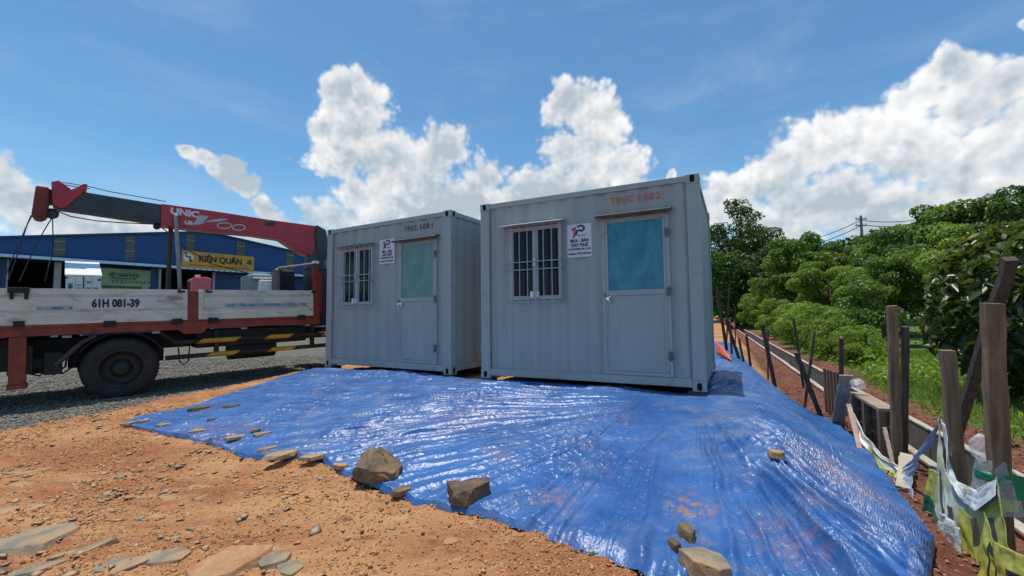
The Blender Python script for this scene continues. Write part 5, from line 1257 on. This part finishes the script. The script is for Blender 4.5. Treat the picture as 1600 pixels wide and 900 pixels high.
clus = sst(fbm(X * 1.3, Y * 1.3, 77, 3), -.3, .4) * .85 + .15
k = (rng.uniform(0, 1, N * 2) < clus * .8 * (1 - is_gravel(X, Y))) & (~inside(X, Y)) & (np.abs(pxx) < 1.5); X, Y = X[k], Y[k]
scatter_rocks('soil_crumbs', X, Y, gz_real(X, Y) - .002, rng.uniform(.002, .010, len(X)) * (1 + (rng.random(len(X)) > .96) * 1.2), .7, tint_mat('soil_crumb', [(.24, .085, .034), (.40, .17, .068), (.53, .28, .12), (.58, .38, .20)]), 'crumbs of orange soil scattered over the bare earth', 'soil')
N = 4200
X = rng.uniform(-6.5, .8, N * 2); Y = 1.5 + rng.random(N * 2) ** 1.2 * 4.6
clus = sst(-X, .3, 2.2) * (.25 + .75 * sst(fbm(X * 1.1, Y * 1.1, 78, 3), -.1, .4))
k = (rng.uniform(0, 1, N * 2) < clus * .55) & (~inside(X, Y)) & (is_gravel(X, Y) < .3); X, Y = X[k], Y[k]
scatter_rocks('slate_chips', X, Y, gz_real(X, Y) + .002, rng.uniform(.012, .05, len(X)), .16, tint_mat('slate_chip', [(.16, .15, .13), (.36, .25, .15), (.48, .33, .2), (.30, .27, .22), (.42, .22, .11)]), 'flat slate chips strewn over the orange soil', 'stone chips')
N = 9000
S = rng.uniform(.9, 3.9, N); T = 2.5 + rng.random(N) ** 1.5 * 18; X, Y = from_st(S, T)
k = (~inside(X, Y)) & ~((S > DN - .1) & (S < DF + .1)); X, Y = X[k], Y[k]
scatter_rocks('red_soil_litter', X, Y, gz_real(X, Y) - .004, rng.uniform(.006, .028, len(X)), .45, tint_mat('red_litter', [(.10, .035, .02), (.22, .09, .05), (.36, .22, .14), (.20, .10, .06)]), 'reddish crumbs and dry litter along the channel', 'litter')

# ------------------------------------------------------------------ vegetation
def leaf_mat(name, stops, trans=.35, rough=.42):
    m = tint_mat(name, stops, rough); t = NT(m.node_tree); p = t.n['Principled BSDF']; p.inputs['Specular IOR Level'].default_value = .5
    oi = t.new('ShaderNodeObjectInfo').outputs['Random']
    col_ = t.mix(1., p.inputs['Base Color'].links[0].from_socket, t.mix(oi, (.72, .80, .85, 1), (1.30, 1.18, .95, 1)), 'MULTIPLY'); t.l.new(col_, p.inputs['Base Color'])
    tr = t.new('ShaderNodeBsdfTranslucent'); t.l.new(t.mix(1., col_, (1.25, 1.35, .55, 1), 'MULTIPLY'), tr.inputs[0])
    ms = t.new('ShaderNodeMixShader'); ms.inputs[0].default_value = trans; t.l.new(p.outputs[0], ms.inputs[1]); t.l.new(tr.outputs[0], ms.inputs[2])
    t.l.new(ms.outputs[0], t.n['Material Output'].inputs[0]); return m
LM = dict(dark=leaf_mat('dark_leaves', [(.036, .070, .015), (.068, .120, .024), (.115, .175, .036)], .45),
          mid=leaf_mat('mid_green_leaves', [(.062, .112, .018), (.112, .185, .030), (.175, .25, .048)], .48),
          light=leaf_mat('light_green_leaves', [(.10, .165, .022), (.16, .25, .036), (.24, .33, .06)], .5),
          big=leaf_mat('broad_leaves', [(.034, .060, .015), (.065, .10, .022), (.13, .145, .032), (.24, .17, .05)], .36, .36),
          olive=leaf_mat('olive_leaves', [(.034, .055, .018), (.062, .09, .028), (.10, .13, .038)], .42))
def leaf_cloud(C, Nrm, size, rngl, long=1.9, droop=.25, fold=.25):
    """one folded leaf (two quads) at each centre"""
    n = len(C); a = rngl.normal(0, 1, (n, 3)); Nn = Nrm / np.linalg.norm(Nrm, axis=1, keepdims=True)
    d = np.cross(Nn, a); d /= np.linalg.norm(d, axis=1, keepdims=True) + 1e-9; s_ = np.cross(Nn, d)
    L_ = (size * rngl.uniform(.45, 1.45, n))[:, None]; W_ = L_ / long
    b = C - d * L_ * .5; tip = C + d * L_ * .5 - np.array([0, 0, 1]) * L_ * droop
    l1 = C + s_ * W_ * .5 + Nn * W_ * fold; r1 = C - s_ * W_ * .5 + Nn * W_ * fold
    V = np.stack([b, l1, tip, r1], 1).reshape(-1, 3)
    i = np.arange(n)[:, None] * 4
    return V, np.concatenate([i + np.array([[0, 3, 2]]), i + np.array([[0, 2, 1]])], 1).reshape(-1, 3)
def leaf_obj(name, C, Nrm, size, m, rngl, parent=None, tint=None, **kw):
    V, F = leaf_cloud(C, Nrm, size, rngl, **kw); me = np_mesh(name, V, F); me.materials.append(m)
    ti = rngl.uniform(0, 1, len(C)) if tint is None else np.clip(tint + rngl.normal(0, .16, len(C)), 0, 1)
    at = me.attributes.new('tint', 'FLOAT', 'POINT'); at.data.foreach_set('value', np.repeat(ti, 4).astype(np.float32))
    return me
_tree_cache = {}
def tree_meshes(seed, h, rx, trunk_h, nclump, nleaf, lsize, m, clump_r, top_bias=.5, gaps=0.):
    rl = np.random.default_rng(seed); rnd = random.Random(seed)
    cz = trunk_h + (h - trunk_h) / 2; rz = (h - trunk_h) / 2
    cl_ = []
    while len(cl_) < nclump:
        d = rl.normal(0, 1, 3); d /= np.linalg.norm(d); r = rl.uniform(.35, .95) ** .6
        c = np.array([d[0] * rx * r, d[1] * rx * r, cz + d[2] * rz * r])
        # egg shape, broader low
        k = 1.12 - .42 * (c[2] - trunk_h) / (h - trunk_h); c[0] *= k; c[1] *= k
        cl_.append(c)
    cl_ = np.array(cl_); cr_ = clump_r * rl.uniform(.65, 1.35, nclump)
    w = cr_ ** 2; idx = rl.choice(nclump, nleaf, p=w / w.sum())
    d = rl.normal(0, 1, (nleaf, 3)); d[:, 2] = d[:, 2] * .8 + .25; d /= np.linalg.norm(d, axis=1, keepdims=True)
    rr = cr_[idx] * rl.uniform(.45, 1.08, nleaf) ** .6
    C = cl_[idx] + d * rr[:, None] * np.array([1.1, 1.1, .72])
    Nn = d + rl.normal(0, .55, (nleaf, 3)) + np.array([0, 0, .5])
    tint = (rl.uniform(.05, .95, nclump)[idx])
    crown = leaf_obj('crown', C, Nn, lsize, m, rl, tint=tint)
    mb = MB(); lean = rnd.uniform(-.2, .2)
    pts = [(0, 0, -.3), (lean * .2, .05, trunk_h * .6), (lean * .5, .08, trunk_h + rz * .5), (lean * .6, .0, cz + rz * .3)]
    r0 = h * .022 + .02; mb.tube(pts, [r0, r0 * .8, r0 * .55, r0 * .2], 8)
    for i in range(min(nclump, 14)):
        c = cl_[i]; z0 = rnd.uniform(trunk_h * .7, cz); st_ = Vector((lean * .3, .05, z0)); e = Vector(c)
        mid_ = st_.lerp(e, .5) + Vector((0, 0, -.1 * h * .2)); mb.tube([st_, mid_, e], [r0 * .4, r0 * .25, r0 * .08], 5)
    tm = mb.mesh('trunk'); tm.materials.append(M['bark'])
    return crown, tm
def tree(name, label, key, loc, scale=1., rz=0., group=None, cat='tree', sz=1.):
    crown, tm = _tree_cache[key]
    o = empty(name, loc, rz, label, cat, group); o.scale = (scale, scale, scale * sz)
    link(bpy.data.objects.new('crown', crown), o); link(bpy.data.objects.new('trunk', tm), o); return o
_tree_cache['dense'] = tree_meshes(1, 6, 2.7, 1.5, 30, 14000, .18, LM['dark'], .62)
_tree_cache['dense2'] = tree_meshes(2, 6, 2.5, 1.2, 30, 14000, .18, LM['mid'], .60)
_tree_cache['dense3'] = tree_meshes(3, 6, 2.9, 1.2, 55, 17000, .18, LM['olive'], .7)
_tree_cache['sparse'] = tree_meshes(4, 6, 1.5, 2.4, 30, 5600, .14, LM['olive'], .40)
_tree_cache['feather'] = tree_meshes(5, 6, 2.5, 1.5, 60, 13000, .20, LM['mid'], .48)
_tree_cache['shrub'] = tree_meshes(6, 2, 1.1, .1, 34, 6500, .085, LM['light'], .27)
_tree_cache['shrub2'] = tree_meshes(7, 2, 1.1, .1, 34, 6500, .085, LM['light'], .28)
_tree_cache['clear'] = tree_meshes(9, 6, 2.5, 2.4, 34, 13000, .17, LM['mid'], .58)
_tree_cache['small'] = tree_meshes(8, 3, 1.25, .9, 24, 5200, .13, LM['mid'], .42)
def put_tree(name, label, key, px, top_py, y, h0, rz, group=None, cat='tree', sz=1.):
    t_ = aty(px, top_py, y); g = ground_z(t_.x, t_.y); k = (t_.z - g) / (h0 * sz)
    return tree(name, label, key, (t_.x, t_.y, g), k, rz, group, cat, sz)
GT = 'trees beyond the channel'
# the two-crown sparse tree by the container: tall thin crown over a dark low one
put_tree('sparse_tree', 'tall thin-crowned tree right beside the nearer container', 'sparse', 1156, 306, 50, 6, .4, GT)
put_tree('dense_tree', 'dark rounded tree below the tall thin-crowned tree', 'dense', 1146, 372, 56, 6, 1.4, GT, sz=1.15)
put_tree('feathery_tree', 'feathery pointed tree under the left end of the power lines', 'feather', 1248, 362, 30, 6, 2.0, GT)
TL = [('dense_tree', 'dark tree filling the gap between the thin-crowned and the feathery tree', 'dense3', 1200, 390, 46, .2), ('dense_tree', 'rounded tree just right of the feathery tree', 'dense', 1302, 380, 36, 2.9),
 ('bushy_tree', 'bushy tree straight below the utility pole', 'dense2', 1352, 378, 34, .9), ('bushy_tree', 'taller bushy tree just right of the utility pole', 'dense2', 1398, 352, 29, 4.1),
 ('dense_tree', 'broad dark tree behind the taller post of the close pair', 'dense', 1448, 328, 25, 5.2), ('bushy_tree', 'high tree on the skyline above the broad-leaved bush', 'dense2', 1500, 312, 23, 3.3),
 ('dense_tree', 'high dark tree at the right end of the skyline', 'dense', 1560, 300, 21, 1.1), ('dense_tree', 'tree cut off by the right picture edge behind the bush', 'dense3', 1640, 290, 20, 2.2),
 ('bushy_tree', 'mid-height green tree over the light shrubs', 'dense2', 1225, 412, 33, 1.7), ('dense_tree', 'dark spreading tree in the middle of the plantation', 'clear', 1292, 402, 25, 3.9),
 ('dense_tree', 'dark tree with bare trunk at the back of the grass', 'clear', 1375, 398, 20, .6), ('bushy_tree', 'green tree left of the broad-leaved bush behind the grass', 'clear', 1436, 372, 19, 2.6),
 ('dense_tree', 'tree standing behind the broad-leaved bush', 'clear', 1530, 340, 15, 4.4)]
for (nm, lab, key, px_, py_, y_, rz) in TL: put_tree(nm, lab, key, px_, py_, y_, 6, rz, GT)
GS = 'shrubs between the red soil and the trees'
SL = [('pale bush at the far end of the channel', 'shrub', 1152, 452, 58, 0), ('light green bush next to the far red soil strip', 'shrub', 1186, 452, 42, 1), ('mid green bush behind the lone leaning stake', 'shrub2', 1218, 452, 30, 2),
 ('bright shrub left of the crossed stakes', 'shrub', 1236, 468, 26, 3), ('bright shrub behind the crossed stakes', 'shrub', 1268, 470, 20, 4), ('darker shrub right of the crossed stakes', 'shrub2', 1298, 482, 17.5, 5),
 ('low leafy shrub behind the short dark post', 'shrub2', 1322, 530, 13.5, 2.2), ('small shrub at the edge of the grass near the slat row', 'shrub', 1286, 520, 16.5, 1.2), ('tall light bush between the far bushes and the trees', 'shrub', 1200, 436, 50, 2.5), ('bushy light growth under the feathery tree', 'shrub2', 1245, 440, 34, 3.4), ('light bush below the dark spreading tree', 'shrub', 1285, 446, 26, .8)]
for (lab, key, px_, py_, y_, rz) in SL: put_tree('leafy_shrub', lab, key, px_, py_, y_, 2, rz, GS, 'shrub')
for i, (S_, T_, k_, w_) in enumerate(((3.75, 15.6, .62, 'nearest to the grass'), (3.45, 17.4, .85, 'second from the grass'), (3.7, 19.8, .95, 'third from the grass'), (3.5, 22.4, 1.0, 'fourth from the grass'), (3.8, 25.6, 1.1, 'fifth from the grass'), (3.6, 29.5, 1.2, 'sixth from the grass'), (3.7, 34.5, 1.3, 'seventh and farthest from the grass'))):
    x_, y_ = from_st(S_, T_); tree('leafy_shrub', 'light green shrub in the row along the channel edge, ' + w_, ('shrub', 'shrub2')[i % 2], (x_, y_, ground_z(x_, y_)), k_, i * 1.7, GS, 'shrub')
put_tree('small_tree', 'small tree with a thin trunk in the middle of the grass', 'small', 1350, 440, 14.5, 3, .5, GT)
# broad-leaved bush at the right edge
rl = np.random.default_rng(21)
bc = aty(1668, 500, 7.1); gzb = ground_z(bc.x, bc.y)
bush = empty('broad_leaved_bush', (bc.x, bc.y, gzb), 0, 'large bush with broad glossy dark leaves at the right edge', 'bush')
hB = aty(1668, 335, 7.1).z - gzb
n = 5200; d = rl.normal(0, 1, (n, 3)); d /= np.linalg.norm(d, axis=1, keepdims=True)
lump = 1 + .22 * fbm(d[:, 0] * 2.2 + 3, d[:, 1] * 2.2 + d[:, 2] * 3, 4, 3)
C = d * np.array([1.75, 1.6, hB * .52]) * (lump * rl.uniform(.5, 1.0, n) ** .35)[:, None] + np.array([0, 0, hB * .5]); C = C[C[:, 2] > .05]; d = C - np.array([0, 0, hB * .5])
Nn = d / np.linalg.norm(d, axis=1, keepdims=True) * .5 + rl.normal(0, .45, (len(C), 3)) + np.array([0, 0, .75])
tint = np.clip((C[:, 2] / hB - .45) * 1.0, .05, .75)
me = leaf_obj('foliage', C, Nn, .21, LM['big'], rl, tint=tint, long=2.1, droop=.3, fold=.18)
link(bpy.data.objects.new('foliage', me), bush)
for i in range(7):
    a = i * .9; mb = MB(); e = Vector((math.cos(a) * 1.1, math.sin(a) * 1.0, hB * (.55 + .06 * i))); mb.tube([(math.cos(a) * .1, math.sin(a) * .1, -.2), (e.x * .4, e.y * .4, hB * .3), e], [.05, .035, .012], 6); mb.build('stem', M['bark'], bush)
# far wood beyond the plantation and its low leafy cover, grass blades
rl = np.random.default_rng(31)
n = 46000; U = rl.random(n); pxs = 1090 + U * 640; yy = rl.uniform(44, 62, n)
xs = (pxs - 800) / FPX * yy; top = np.interp(pxs, [1090, 1200, 1250, 1300, 1400, 1500, 1620, 1730], [398, 396, 392, 388, 364, 340, 318, 305]) + 10 * gnoise(pxs * .05, yy * .2, 5)
zt_ = CZ + (489 - top) / FPX * yy; gz_ = H(xs, yy); zz = gz_ + (zt_ - gz_) * np.sqrt(rl.random(n))
lumpn = gnoise(xs * .35, yy * .35, 8); zz = zz + lumpn * 1.0
fwm = leaf_obj('far_wood', np.stack([xs, yy, zz], -1), rl.normal(0, .6, (n, 3)) + np.array([0, -.5, .7]), .55, LM['dark'], rl, tint=.5 + .4 * lumpn)
link(bpy.data.objects.new('far_wood', fwm), None, 'distant mass of trees closing the view beyond the plantation', 'woodland', kind='stuff')
n = 60000; S = 2.9 + rl.random(n) ** 1.6 * 16; T = 4 + rl.random(n) ** 1.2 * 34; X, Y = from_st(S, T)
dens = sst(fbm(X * .35, Y * .35, 61, 3), -.05, .3); grassy = np.exp(-((S - 6.2) / 2.6) ** 2) * sst(T, 4, 6) * (1 - sst(T, 15, 18))
k = rl.random(n) < dens * (1 - .85 * grassy) * sst(S + .5 * fbm(X * .5, Y * .5, 15, 3), 2.9, 3.5); X, Y, S = X[k], Y[k], S[k]
hgt = .12 + .55 * dens[k] * rl.random(len(X)); Z = H(X, Y) + hgt * rl.random(len(X)) ** .6
me = leaf_obj('undergrowth', np.stack([X, Y, Z], -1), rl.normal(0, .5, (len(X), 3)) + np.array([0, 0, 1.]), .105, LM['light'], rl, tint=.3 + .5 * rl.random(len(X)))
link(bpy.data.objects.new('undergrowth', me), None, 'low leafy weeds covering the ground between channel and trees', 'weeds', kind='stuff')
n = 70000; S = 2.85 + rl.random(n) * 8; T = 4 + rl.random(n) ** 1.1 * 18; X, Y = from_st(S, T)
k = rl.random(n) < sst(S + .55 * fbm(X * .5, Y * .5, 15, 3), 2.9, 3.5); X, Y = X[k], Y[k]; n = len(X)
hb = rl.uniform(.06, .2, n); a = rl.uniform(0, 6.28, n); w = .007 + .004 * rl.random(n); lean = rl.normal(0, .5, (n, 2)) * hb[:, None]; Z = H(X, Y) - .01
V = np.stack([np.stack([X - np.cos(a) * w, Y - np.sin(a) * w, Z], -1), np.stack([X + np.cos(a) * w, Y + np.sin(a) * w, Z], -1), np.stack([X + lean[:, 0], Y + lean[:, 1], Z + hb], -1)], 1).reshape(-1, 3)
me = np_mesh('grass', V, np.arange(n * 3).reshape(-1, 3)); me.materials.append(leaf_mat('grass_blades', [(.08, .145, .02), (.13, .21, .03), (.20, .28, .05)], .45, .6))
at = me.attributes.new('tint', 'FLOAT', 'POINT'); at.data.foreach_set('value', np.repeat(rl.random(n), 3).astype(np.float32))
link(bpy.data.objects.new('grass', me), None, 'bright green grass in the clearing before the trees', 'grass', kind='stuff')

n = 12000; pxs = rl.uniform(470, 1125, n); yy = rl.uniform(84, 100, n); xs = (pxs - 800) / FPX * yy
zz = H(xs, yy) + np.sqrt(rl.random(n)) * (4.6 + 1.6 * gnoise(xs * .12, yy * .1, 9))
bw = leaf_obj('far_hedge', np.stack([xs, yy, zz], -1), rl.normal(0, .6, (n, 3)) + np.array([0, -.5, .7]), .95, LM['dark'], rl)
link(bpy.data.objects.new('far_hedge', bw), None, 'far low line of trees on the horizon behind the containers', 'woodland', kind='stuff')

# ------------------------------------------------------------------ utility pole and lines on the ridge
pb = aty(1347, 372, 70); ptop = aty(1346, 337, 70)
up_ = empty('utility_pole', (pb.x, pb.y, pb.z - 6), 0, 'utility pole with two cross-arms on the wooded skyline', 'pole')
hh = ptop.z - pb.z + 6
MB().cyl((0, 0, 0), (0, 0, hh), .24, .17, n=10).build('mast', M['polec'], up_)
for z_ in (hh - .55, hh - 1.6):
    MB().box(-.9, .9, -.08, .08, z_ - .08, z_ + .08).build('cross_arm', M['polec'], up_)
    for x_ in (-.8, 0, .8): MB().cyl((x_, 0, z_ + .08), (x_, 0, z_ + .32), .05, n=6).build('insulator', M['steel'], up_)
def line(p, q, sag, r, label):
    pts = [Vector(p).lerp(Vector(q), k / 16) - Vector((0, 0, sag * 4 * (k / 16) * (1 - k / 16))) for k in range(17)]
    MB().tube(pts, r, 4).build('power_line', M['cable'], None, label=label, cat='wire', group='power lines over the trees')
for (dy, l_) in ((346, 'upper power line running left from the utility pole'), (355, 'lower power line running left from the utility pole')):
    line(aty(1346, dy - 3, 70), aty(1180, dy + 39, 70), 1.2, .055, l_)
for (dy, l_) in ((344, 'upper power line running right from the utility pole'), (351, 'lower power line running right from the utility pole')):
    line(aty(1346, dy, 70), aty(1450, dy - 4, 70), .5, .055, l_)
